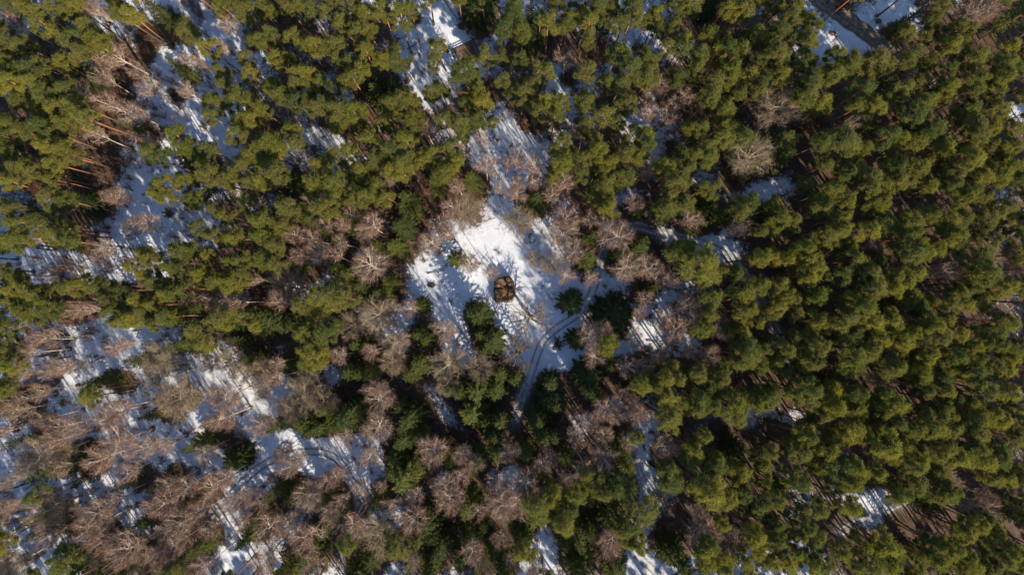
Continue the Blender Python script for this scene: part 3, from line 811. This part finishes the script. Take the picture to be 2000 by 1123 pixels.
VAR = {'P': [], 'S': [], 'B': [], 'D': [], 'A': [], 'U': []}
for i in range(18):
    a, c = make_pine(i)
    VAR['P'].append([('trunk', a.mesh('pine_trunk', M['pine_bark'], True)), ('crown', c.mesh('pine_crown', [M['pine'], M['pine_branch']]))])
for i in range(6):
    a, c = make_spruce(i)
    VAR['S'].append([('trunk', a.mesh('spruce_trunk', M['spruce_bark'], True)), ('crown', c.mesh('spruce_crown', M['spruce']))])
VAR['R'] = []
for i in range(3):
    a, c = make_spruce(i, 12.0, 3.0, 16, 4, 0.55)
    VAR['R'].append([('trunk', a.mesh('spruce_trunk', M['spruce_bark'], True)), ('crown', c.mesh('round_spruce_crown', M['spruce_dark']))])
for i in range(7):
    a, b_, c = make_bare(i, 19.0, 2.6, 0.46, 20, 0.80, 0.019, 12, 13, 0.14, 0.0, 0.0, 0.6)
    VAR['B'].append([('trunk', a.mesh('birch_trunk', M['birch_bark'], True)), ('branches', b_.mesh('birch_branches', M['birch_bark'], True)), ('crown', c.mesh('birch_twigs', M['birch_twig']))])
for i in range(5):
    a, b_, c = make_bare(i, 15.0, 3.3, 0.30, 28, 0.82, 0.021, 12, 13, 0.20, -0.2)
    VAR['D'].append([('trunk', a.mesh('broadleaf_trunk', M['oak_bark'], True)), ('branches', b_.mesh('broadleaf_branches', M['oak_bark'], True)), ('crown', c.mesh('broadleaf_twigs', M['oak_twig']))])
for i in range(2):
    a, b_, c = make_bare(i, 11.0, 4.0, 0.45, 15, 0.40, 0.020, 10, 7, 0.42, 0.05, 0.12)
    VAR['A'].append([('trunk', a.mesh('open_tree_trunk', M['open_bark'], True)), ('branches', b_.mesh('open_tree_branches', M['open_bark'], True)), ('crown', c.mesh('open_tree_twigs', M['open_bark']))])
for i in range(3):
    a, c = make_shrub(i)
    VAR['U'].append([('stems', a.mesh('shrub_stems', M['shrub'], True)), ('crown', c.mesh('shrub_twigs', M['shrub']))])
NOM = dict(P=(2.5, 24.0), S=(3.0, 18.0), B=(3.0, 19.0), D=(3.6, 15.0), A=(4.0, 11.0), U=(2.2, 3.0))

# ------------------------------------------------------------------ planting
ONES = 'zero one two three four five six seven eight nine ten eleven twelve thirteen fourteen fifteen sixteen seventeen eighteen nineteen'.split()
TENS = 'x x twenty thirty forty fifty sixty seventy eighty ninety'.split()


def words(n):
    n = int(max(0, min(99, n)))
    return ONES[n] if n < 20 else TENS[n // 10] + ('-' + ONES[n % 10] if n % 10 else '')


NAME = dict(P='pine_tree', S='spruce_tree', B='birch_tree', D='broadleaf_tree', A='broadleaf_tree', U='shrub')
CAT = dict(P='pine', S='spruce', B='birch', D='bare tree', A='bare tree', U='shrub')
GROUP = dict(P='pines of the forest canopy', S='dark spruces among the other trees', B='leafless birches', D='leafless broadleaf trees', A='leafless broadleaf trees', U='brown shrubs on the forest floor')
LOOK = dict(P=('small olive pine', 'olive green pine', 'broad olive pine'), S=('small dark spruce', 'dark green spruce', 'broad dark green spruce'), B=('small pinkish bare birch', 'pinkish brown bare birch', 'wide pinkish brown bare birch'), D=('small tan bare tree', 'tan bare broadleaf tree', 'wide tan bare broadleaf tree'), A=('', 'open bare tree', 'open bare tree'), U=('brown twiggy shrub',) * 3)
CUT = dict(P=(17, 21), S=(17, 25), B=(17, 26), D=(20, 30), A=(0, 0), U=(0, 0))
NEAR = [((985, 565), 70, 'the brown boulder'), ((910, 95), 60, 'the railed timber platform'), ((1670, 55), 75, 'the dirt road'), ((1090, 640), 70, 'the tyre ruts')]
SPECIAL = {
    ('A', 1040): 'open leafless tree, star shaped from above, between boulder and tyre ruts in the clearing',
    ('A', 1013): 'open leafless tree leaning beside the tyre ruts at the clearing bottom',
    ('S', 1197): 'largest round dark spruce right of the tyre ruts',
    ('S', 1114): 'round dark spruce inside the bend of the tyre ruts',
    ('S', 934): 'big round dark spruce above the railed timber platform',
    ('P', 907): 'broad sunlit pine overhanging the railed timber platform',
    ('D', 1508): 'wide pale bare tree with radiating branches, upper one of two near the pine stand',
    ('D', 1451): 'wide pale bare tree with radiating branches, lower one of two near the pine stand',
    ('S', 1147): 'broad dark spruce just below the snow clearing right of the ruts',
    ('S', 1077): 'broad dark spruce at the clearing bottom, right beside the tyre ruts',
    ('U', 1090): 'small tan bush between the tyre ruts and a dark spruce',
}
taken = {}


def label_for(t):
    k = t['k']
    key = (k, int(t['px']))
    if key in SPECIAL and SPECIAL[key] not in taken and t['r'] > 15:
        taken[SPECIAL[key]] = 1
        return SPECIAL[key]
    look = LOOK[k][0 if t['r'] < CUT[k][0] else 1 if t['r'] < CUT[k][1] else 2]
    a, d = round(t['px'] / 20), round(t['py'] / 11.23)
    near = ''
    for (c, rad, nm) in NEAR:
        if math.hypot(c[0] - t['px'], c[1] - t['py']) < rad:
            near = ' near ' + nm
    for da, dd in ((0, 0), (0, 1), (0, -1), (1, 0), (-1, 0), (1, 1), (-1, -1)):
        lab = ('%s%s, %s percent across, %s down' if near else '%s%s, %s percent across and %s percent down') % (look, near, words(a + da), words(d + dd))
        if lab not in taken:
            taken[lab] = 1
            return lab
    return lab


def plant(t, i):
    k = t['k']
    R0, H0 = (3.0, 12.0) if t.get('round') else NOM[k]
    e = bpy.data.objects.new(NAME[k], None)
    COL.objects.link(e)
    e.empty_display_size = 0.5
    e.location = (t['x'], t['y'], float(ground_z(np.array(t['x']), np.array(t['y']))) - 0.03)
    e.rotation_euler = (rng.normal(0, 0.02), rng.normal(0, 0.02), rng.uniform(0, 6.283))
    s = t['rm'] / R0
    e.scale = (s, s, t['h'] / H0)
    e['label'] = label_for(t)
    e['category'] = CAT[k]
    e['group'] = GROUP[k]
    vs = VAR['R'] if t.get('round') else VAR[k]
    for nm, me in vs[i % len(vs)]:
        obj(nm, me, e)
    return e


pines = sorted([t for t in STANDS if t['k'] == 'P'], key=lambda t: -t['r'])
single, rest = pines[:300], pines[300:]
cnt = {}
for t in [t for t in STANDS if t['k'] != 'P'] + single:
    i = cnt.get(t['k'], int(rng.integers(0, 9)))
    plant(t, i)
    cnt[t['k']] = i + int(rng.integers(1, 3))

# the many smaller pines beyond the first 300: one object, stems and crowns placed by geometry nodes
vc = bpy.data.collections.new('pine_shapes')
for i, parts in enumerate(VAR['P']):
    g = Geo()
    for mi, (nm, me) in enumerate(parts):
        v = np.empty(len(me.vertices) * 3, np.float32)
        me.vertices.foreach_get('co', v)
        f = np.empty(len(me.loops), np.int32)
        me.loops.foreach_get('vertex_index', f)
        mi_ = np.empty(len(me.polygons), np.int32)
        me.polygons.foreach_get('material_index', mi_)
        g.add(v.reshape(-1, 3), f.reshape(-1, 3), 0)
        g.m[-1][:] = 0 if nm == 'trunk' else mi_ + 1
    o = bpy.data.objects.new('pine_shape', g.mesh('pine_shape', [M['pine_bark'], M['pine'], M['pine_branch']]))
    vc.objects.link(o)



def scatter(name, coll, rows, label, cat):
    """One object for an uncountable mass: rows of (x, y, scale_xy, scale_z, tilt), shapes picked from coll."""
    n_sh = len(coll.objects)
    xy = np.array([(r_[0], r_[1]) for r_ in rows])
    z = ground_z(xy[:, 0], xy[:, 1]) - 0.03
    pm = bpy.data.meshes.new(name)
    pm.vertices.add(len(xy))
    pm.vertices.foreach_set('co', np.column_stack([xy, z]).astype(np.float32).ravel())
    n = len(xy)
    rot = np.column_stack([rng.normal(0, 1, n) * [r_[4] for r_ in rows], rng.normal(0, 1, n) * [r_[4] for r_ in rows], rng.uniform(0, 6.283, n)])
    scl = np.array([(r_[2], r_[2], r_[3]) for r_ in rows])
    which = rng.integers(0, n_sh, n)
    for nm, ty, arr, fld in (('rot', 'FLOAT_VECTOR', rot, 'vector'), ('scl', 'FLOAT_VECTOR', scl, 'vector'), ('which', 'INT', which, 'value')):
        a_ = pm.attributes.new(nm, ty, 'POINT')
        a_.data.foreach_set(fld, np.asarray(arr, np.int32 if ty == 'INT' else np.float32).ravel())
    ng = bpy.data.node_groups.new('place_' + name, 'GeometryNodeTree')
    ng.interface.new_socket('Geometry', in_out='INPUT', socket_type='NodeSocketGeometry')
    ng.interface.new_socket('Geometry', in_out='OUTPUT', socket_type='NodeSocketGeometry')
    gi, go = ng.nodes.new('NodeGroupInput'), ng.nodes.new('NodeGroupOutput')
    m2p = ng.nodes.new('GeometryNodeMeshToPoints')
    iop = ng.nodes.new('GeometryNodeInstanceOnPoints')
    iop.inputs['Pick Instance'].default_value = True
    ci = ng.nodes.new('GeometryNodeCollectionInfo')
    ci.inputs['Collection'].default_value = coll
    ci.inputs['Separate Children'].default_value = True
    ci.inputs['Reset Children'].default_value = True

    def named(nm, ty):
        q = ng.nodes.new('GeometryNodeInputNamedAttribute')
        q.data_type = ty
        q.inputs['Name'].default_value = nm
        return [o_ for o_ in q.outputs if o_.enabled][0]

    ng.links.new(gi.outputs[0], m2p.inputs['Mesh'])
    ng.links.new(m2p.outputs[0], iop.inputs['Points'])
    ng.links.new(ci.outputs[0], iop.inputs['Instance'])
    ng.links.new(named('which', 'INT'), iop.inputs['Instance Index'])
    e2r = ng.nodes.new('FunctionNodeEulerToRotation')
    ng.links.new(named('rot', 'FLOAT_VECTOR'), e2r.inputs[0])
    ng.links.new(e2r.outputs[0], iop.inputs['Rotation'])
    ng.links.new(named('scl', 'FLOAT_VECTOR'), iop.inputs['Scale'])
    ng.links.new(iop.outputs[0], go.inputs[0])
    o = obj(name, pm, kind='stuff', label=label, cat=cat)
    o.modifiers.new('place', 'NODES').node_group = ng
    return o


def shapes(name, geos, mats):
    c = bpy.data.collections.new(name)
    for g in geos:
        c.objects.link(bpy.data.objects.new(name, g.mesh(name, mats)))
    return c


scatter('pine_stand', vc, [(t['x'], t['y'], t['rm'] / 2.5, t['h'] / 24.0, 0.02) for t in rest + EDGE],
        'the many smaller olive pines filling the rest of the forest', 'forest')

# ------------------------------------------------------------------ undergrowth and litter on the forest floor
def lit_at(x, y):
    i = np.clip(np.searchsorted(xs, x), 0, len(xs) - 1)
    j = np.clip(np.searchsorted(ys, y), 0, len(ys) - 1)
    return litter[j, i], np.minimum(trackd[j, i], roadd[j, i] - 1.6)


def make_sapling(i):
    g = Geo()
    P0, P1 = [], []
    for s in range(int(rng.integers(2, 5))):
        a = rng.uniform(0, 6.28)
        b0 = np.array([0.15 * math.cos(a), 0.15 * math.sin(a), -0.15])
        b1 = np.array([rng.normal(0, 0.5), rng.normal(0, 0.5), rng.uniform(1.6, 3.4)])
        g.tube(curve(b0, b1, 0, 4, 0.06), [0.025, 0.02, 0.014, 0.005], 3)
        n = 40
        f = rng.uniform(0.2, 1, (n, 1))
        o = b0 + (b1 - b0) * f
        d = unit(rng.normal(size=(n, 3)) + np.array([0, 0, 0.6]))
        P0.append(o)
        P1.append(o + d * rng.uniform(0.3, 0.95, (n, 1)))
    g.slivers(np.concatenate(P0), np.concatenate(P1), 0.046)
    return g


def make_debris(i):
    """A patch of dead grass, heather and fallen twigs poking out of the snow."""
    g = Geo()
    n = 34
    o = np.column_stack([rng.normal(0, 0.24, n), rng.normal(0, 0.24, n), np.full(n, 0.0)])
    d = unit(np.column_stack([rng.normal(0, 1, n), rng.normal(0, 1, n), np.abs(rng.normal(0.5, 0.4, n))]))
    g.slivers(o, o + d * rng.uniform(0.12, 0.42, (n, 1)), 0.06)
    n = 5
    o = np.column_stack([rng.normal(0, 0.4, n), rng.normal(0, 0.4, n), np.full(n, 0.05)])
    d = unit(np.column_stack([rng.normal(0, 1, n), rng.normal(0, 1, n), rng.normal(0, 0.06, n)]))
    g.slivers(o, o + d * rng.uniform(0.4, 1.3, (n, 1)), 0.06, np.array([0, 0, 1.0]) + 0.2 * rng.normal(size=(n, 3)))
    return g


M['sapling'] = wood_mat('sapling_twigs', [(0.2, (0.10, 0.062, 0.048)), (0.8, (0.20, 0.125, 0.095))], 0.7)
M['debris'] = wood_mat('dead_litter', [(0.2, (0.040, 0.028, 0.018)), (0.8, (0.15, 0.10, 0.055))], 0.7)
sap = shapes('sapling', [make_sapling(i) for i in range(6)], M['sapling'])
deb = shapes('debris', [make_debris(i) for i in range(6)], M['debris'])

OPEN = [(1010, 590, 115), (1090, 690, 70), (870, 560, 60), (300, 420, 40), (610, 890, 70), (870, 60, 55), (1510, 370, 40), (1720, 1005, 50), (1270, 1085, 40), (940, 470, 70), (1050, 720, 60), (985, 565, 60)]
OPEN = [(at(a, b_)[0], at(a, b_)[1], r_ * 0.14) for a, b_, r_ in OPEN]
rows = []
for x, y in np.column_stack([rng.uniform(-165, 165, 19000), rng.uniform(-105, 105, 19000)]):
    l_, td = lit_at(x, y)
    if td < 2.0 or any((x - a) ** 2 + (y - b_) ** 2 < r_ * r_ for a, b_, r_ in OPEN):
        continue
    dens = 0.2 + 0.9 * float(hash_noise(np.array(x), np.array(y), 16, 21)) ** 1.5
    if x > at(1480, 0)[0]:
        dens *= 0.3
    if rng.random() < dens:
        s = rng.uniform(0.6, 1.7)
        rows.append((x, y, s, s * rng.uniform(0.7, 1.5), 0.1))
scatter('undergrowth', sap, rows, 'thin leafless saplings and brush scattered through the forest floor', 'undergrowth')

rows = []
for x, y in np.column_stack([rng.uniform(-150, 150, 42000), rng.uniform(-90, 90, 42000)]):
    l_, td = lit_at(x, y)
    if td < 0.9:
        continue
    clump = float(hash_noise(np.array(x), np.array(y), 5, 31))
    dens = np.clip(0.12 + 0.4 * max(l_, 0) + 1.1 * (clump - 0.6), 0.05, 0.9)
    if rng.random() < dens:
        s = rng.uniform(0.5, 1.3)
        rows.append((x, y, s, s, 0.05))
for px, py in [(1083, 574), (1076, 587), (972, 613), (970, 630), (975, 494), (968, 488), (905, 541), (873, 520), (864, 548), (935, 580), (1044, 640), (880, 590), (858, 580), (1060, 560), (1140, 655)]:
    x, y = at(px, py)
    for q in range(3):
        rows.append((x + rng.normal(0, 0.2), y + rng.normal(0, 0.2), 1.1, 1.4, 0.05))
scatter('forest_litter', deb, rows, 'dead grass tufts and fallen twigs poking through the snow', 'litter')

# ------------------------------------------------------------------ the boulder in the clearing
m_rock, nt, b = new_mat('brown_boulder_rock', 0.85)
tc = nd(nt, 'ShaderNodeTexCoord').outputs['Object']
n1 = noise(nt, 0.55, 5, 0.65, tc)
n2 = noise(nt, 2.8, 5, 0.7, tc)
base = ramp(nt, n2, [(0.30, (0.034, 0.020, 0.013)), (0.5, (0.120, 0.070, 0.042)), (0.75, (0.23, 0.150, 0.095))])
base = mix(nt, ramp(nt, n1, [(0.52, (0, 0, 0)), (0.62, (0.75, 0.75, 0.75))]), base, (0.115, 0.08, 0.058))
nt.links.new(base, b.inputs['Base Color'])
bp = nd(nt, 'ShaderNodeBump', Strength=0.8, Distance=0.2)
nt.links.new(n2, bp.inputs['Height'])
nt.links.new(bp.outputs[0], b.inputs['Normal'])
M['leaf_ochre'] = wood_mat('ochre_dead_leaves', [(0.2, (0.20, 0.095, 0.030)), (0.8, (0.40, 0.22, 0.075))], 2.0)

import bmesh
cx, cy = at(985, 566)
boulder = bpy.data.objects.new('boulder', None)
COL.objects.link(boulder)
boulder.location = (cx, cy, float(ground_z(np.array(cx), np.array(cy))))
boulder['label'] = 'big cracked brown boulder with dead leaves on top in the snowy clearing'
boulder['category'] = 'boulder'


def crop_pt(u, v):
    x, y = at(900 + u / 6.24, 480 + v / 6.24, 1.5)
    return x - cx, y - cy


def rock_block(poly, h0, h1, tilt, shrink, seed):
    r = np.random.default_rng(seed)
    p = np.array([crop_pt(*q) for q in poly])
    c = p.mean(0)
    bm = bmesh.new()
    for zf, sc in ((-0.4, 1.0), (0.25, 1.04), (0.7, 1.0), (1.0, shrink * 0.9)):
        for q in p:
            d = (q - c) * sc * r.uniform(0.94, 1.05)
            z = zf * h1 if zf > 0 else -0.4
            if zf == 1.0:
                z = h0 + (h1 - h0) * (0.5 + 0.5 * (d @ np.array(tilt)) / (np.linalg.norm(d) + 1e-6)) + r.normal(0, 0.08)
            elif zf > 0.5:
                z = zf * h0
            bm.verts.new((c[0] + d[0], c[1] + d[1], z))
    bmesh.ops.convex_hull(bm, input=bm.verts)
    loose = [v for v in bm.verts if not v.link_faces]
    bmesh.ops.delete(bm, geom=loose, context='VERTS')
    bmesh.ops.bevel(bm, geom=bm.edges[:], offset=0.05, segments=1, affect='EDGES')
    bmesh.ops.triangulate(bm, faces=bm.faces)
    for _ in range(2):
        bmesh.ops.subdivide_edges(bm, edges=[e for e in bm.edges if e.calc_length() > 0.35], cuts=1)
        bmesh.ops.triangulate(bm, faces=bm.faces)
    from mathutils import noise as mn
    for v in bm.verts:
        v.co += Vector(mn.noise_vector(v.co * 1.1 + Vector((seed, 0, 0)))) * 0.30 + Vector(mn.noise_vector(v.co * 2.6)) * 0.22
    me = bpy.data.meshes.new('rock_block')
    bm.to_mesh(me)
    bm.free()
    me.materials.append(m_rock)
    return obj('rock_block', me, boulder)


rock_block([(412, 440), (470, 388), (545, 378), (560, 450), (520, 500), (415, 520)], 2.5, 3.1, (-0.3, 0.9), 0.80, 3)
rock_block([(540, 378), (595, 382), (640, 428), (650, 500), (600, 505), (545, 455)], 2.9, 3.3, (0.6, 0.3), 0.85, 5)
rock_block([(405, 530), (520, 505), (545, 590), (520, 680), (480, 668), (418, 688)], 2.1, 2.7, (-0.5, -0.6), 0.84, 8)
rock_block([(600, 508), (648, 505), (670, 580), (628, 662), (560, 640), (570, 560)], 2.3, 3.0, (0.8, 0.1), 0.80, 11)
rock_block([(520, 600), (600, 620), (625, 665), (545, 692), (500, 672)], 1.7, 2.2, (0, -0.8), 0.8, 13)
rock_block([(505, 495), (560, 470), (605, 510), (600, 600), (540, 615), (515, 560)], 1.3, 1.6, (0.2, 0.1), 0.8, 17)
g = Geo()
hx, hy = crop_pt(555, 545)
n = 420
o = np.column_stack([hx + rng.normal(0, 0.62, n), hy + rng.normal(0, 0.55, n), rng.uniform(1.5, 2.15, n)])
d = unit(np.column_stack([rng.normal(0, 1, n), rng.normal(0, 1, n), rng.normal(0, 0.25, n)]))
g.slivers(o, o + d * rng.uniform(0.12, 0.3, (n, 1)), 0.14, np.array([0, 0, 1.0]) + 0.3 * rng.normal(size=(n, 3)))
o = obj('leaf_litter', g.mesh('leaf_litter', M['leaf_ochre']), boulder, label='heap of ochre dead leaves in the hollow', kind='stuff')

# ------------------------------------------------------------------ railed timber platform by the upper clearing
M['dark_timber'] = wood_mat('dark_weathered_timber', [(0.2, (0.022, 0.020, 0.020)), (0.8, (0.065, 0.058, 0.054))], 2.0)
M['deck'] = wood_mat('brown_deck_boards', [(0.2, (0.070, 0.044, 0.030)), (0.8, (0.15, 0.098, 0.066))], 1.2)
M['deck_pale'] = wood_mat('pale_bench_board', [(0.2, (0.19, 0.13, 0.085)), (0.8, (0.28, 0.20, 0.135))], 1.2)
ax, ay = at(881, 97, 1.0)
bx_, by_ = at(931, 75, 1.0)
plat = bpy.data.objects.new('timber_platform', None)
COL.objects.link(plat)
W = math.hypot(bx_ - ax, by_ - ay)
ang = math.atan2(by_ - ay, bx_ - ax)
plat.location = (ax, ay, float(ground_z(np.array(ax), np.array(ay))) + 0.02)
plat.rotation_euler = (0, 0, ang)
plat['label'] = 'dark railed timber platform with brown boards, half hidden under a pine'
plat['category'] = 'platform'
Dp = 5.6


def pbox(name, c, sz, mat, parent=plat):
    g_ = Geo()
    g_.box(c, sz)
    return obj(name, g_.mesh(name, mat), parent)


nb = 16
dx0, dx1 = 0.75, W - 0.95
bw = (Dp - 0.2) / nb
for i in range(nb):
    pbox('deck_board', ((dx0 + dx1) / 2, -0.12 - bw * (i + 0.5), 0.30 + rng.normal(0, 0.006)), (dx1 - dx0, bw - 0.03, 0.05), M['deck'])
for x in (dx0 - 0.08, dx1 + 0.08):
    pbox('edge_beam', (x, -Dp / 2, 0.30), (0.16, Dp, 0.22), M['dark_timber'])
pbox('bench_board', (dx1 - 0.45, -Dp / 2 - 0.1, 0.62), (0.38, Dp - 0.9, 0.06), M['deck_pale'])
for y in (-0.8, -Dp + 0.9):
    pbox('bench_leg', (dx1 - 0.45, y, 0.46), (0.30, 0.10, 0.26), M['dark_timber'])
for y0 in (0.0, -Dp):
    for z in (0.55, 1.0):
        pbox('rail', (W / 2, y0, z), (W, 0.16, 0.12), M['dark_timber'])
for x0 in (0.0, W):
    for z in (0.55, 1.0):
        pbox('rail', (x0, -Dp / 2, z + 0.003), (0.16, Dp - 0.17, 0.12), M['dark_timber'])
for i in range(5):
    for y0 in (0.0, -Dp):
        pbox('post', (W * i / 4, y0, 0.36), (0.14, 0.14, 1.14), M['dark_timber'])
for y0 in (-Dp / 3, -2 * Dp / 3):
    for x0 in (0.0, W):
        pbox('post', (x0, y0, 0.36), (0.14, 0.14, 1.14), M['dark_timber'])

# ------------------------------------------------------------------ fallen logs, stumps and the root mound
M['log'] = wood_mat('dead_log_bark', [(0.2, (0.055, 0.040, 0.030)), (0.8, (0.15, 0.11, 0.08))], 2.0)


def fallen_log(p0, p1, rad, label):
    a, b_ = np.array(at(*p0)), np.array(at(*p1))
    e = bpy.data.objects.new('fallen_log', None)
    COL.objects.link(e)
    e.location = (a[0], a[1], float(ground_z(np.array(a[0]), np.array(a[1]))))
    e['label'], e['category'], e['group'] = label, 'log', 'fallen logs on the forest floor'
    t = np.linspace(0, 1, 7)
    d = b_ - a
    pts = np.column_stack([d[0] * t + rng.normal(0, 0.06, 7), d[1] * t + rng.normal(0, 0.06, 7), rad + 0.1 + 0.25 * t])
    g_ = Geo()
    g_.tube(pts, rad * np.linspace(1, 0.35, 7), 7)
    obj('stem', g_.mesh('log_stem', M['log'], True), e)
    for q in range(6):
        f = rng.uniform(0.35, 0.98)
        p = np.array([np.interp(f, t, pts[:, j]) for j in range(3)])
        dv = unit(np.array([d[0], d[1], 0]) / np.linalg.norm(d) * 0.8 + np.array([rng.normal(0, 0.9), rng.normal(0, 0.9), 0.35]))
        g_ = Geo()
        g_.tube(curve(p, p + dv * rng.uniform(0.7, 1.8), 0, 3, 0.04), [0.05, 0.035, 0.012], 4)
        obj('branch_stub', g_.mesh('log_branch', M['log'], True), e)


fallen_log((1268, 448), (1312, 440), 0.2, 'dark fallen log with branch stubs above the shaded track')
fallen_log((1305, 447), (1282, 437), 0.13, 'short fallen branch crossing the log above the shaded track')
fallen_log((795, 96), (832, 78), 0.16, 'fallen log lying across the snow strips left of the platform')
fallen_log((1560, 62), (1590, 44), 0.12, 'crooked dead branch lying at the lower edge of the dirt road')
fallen_log((835, 535), (868, 528), 0.12, 'fallen dead branch on shaded snow left of the boulder')
fallen_log((410, 985), (432, 1018), 0.15, 'fallen stem beside the sunlit snow strip at the bottom')
fallen_log((1262, 665), (1300, 672), 0.15, 'fallen log among birches right of the largest round spruce')


def mound(px, py, rx, ry, h, label, name='root_mound'):
    x, y = at(px, py)
    e = bpy.data.objects.new(name, None)
    COL.objects.link(e)
    e.location = (x, y, float(ground_z(np.array(x), np.array(y))))
    e['label'], e['category'] = label, name.replace('_', ' ')
    bm = bmesh.new()
    bmesh.ops.create_icosphere(bm, subdivisions=3, radius=1.0)
    from mathutils import noise as mn
    for v in bm.verts:
        k_ = 1 + 0.35 * mn.noise(v.co * 1.7 + Vector((px, 0, 0))) + 0.15 * mn.noise(v.co * 5)
        v.co = Vector((v.co.x * rx * k_, v.co.y * ry * k_, max(v.co.z, -0.3) * h * k_))
    me = bpy.data.meshes.new('earth')
    bm.to_mesh(me)
    bm.free()
    me.materials.append(M['log'])
    obj('earth', me, e)
    for q in range(9):
        a = rng.uniform(0, 6.28)
        p = np.array([rx * 0.7 * math.cos(a), ry * 0.7 * math.sin(a), h * 0.5])
        g_ = Geo()
        g_.tube(curve(p, p + np.array([math.cos(a), math.sin(a), rng.uniform(-0.2, 0.8)]) * rng.uniform(0.5, 1.1), 0.1, 4, 0.05), [0.07, 0.05, 0.03, 0.01], 5)
        obj('root', g_.mesh('root', M['log'], True), e)


mound(843, 557, 1.2, 0.6, 0.45, 'brown upturned root mound on shaded snow left of the boulder')
mound(1280, 968, 1.3, 0.9, 0.7, 'dark brush mound beside the narrow snow strip between pines', 'brush_mound')
mound(1715, 43, 0.8, 0.7, 0.6, 'reddish brown brush heap on snow right of the dirt road', 'brush_mound')
mound(1626, 66, 0.9, 0.6, 0.7, 'dark bush mound on snow below the dirt road', 'brush_mound')
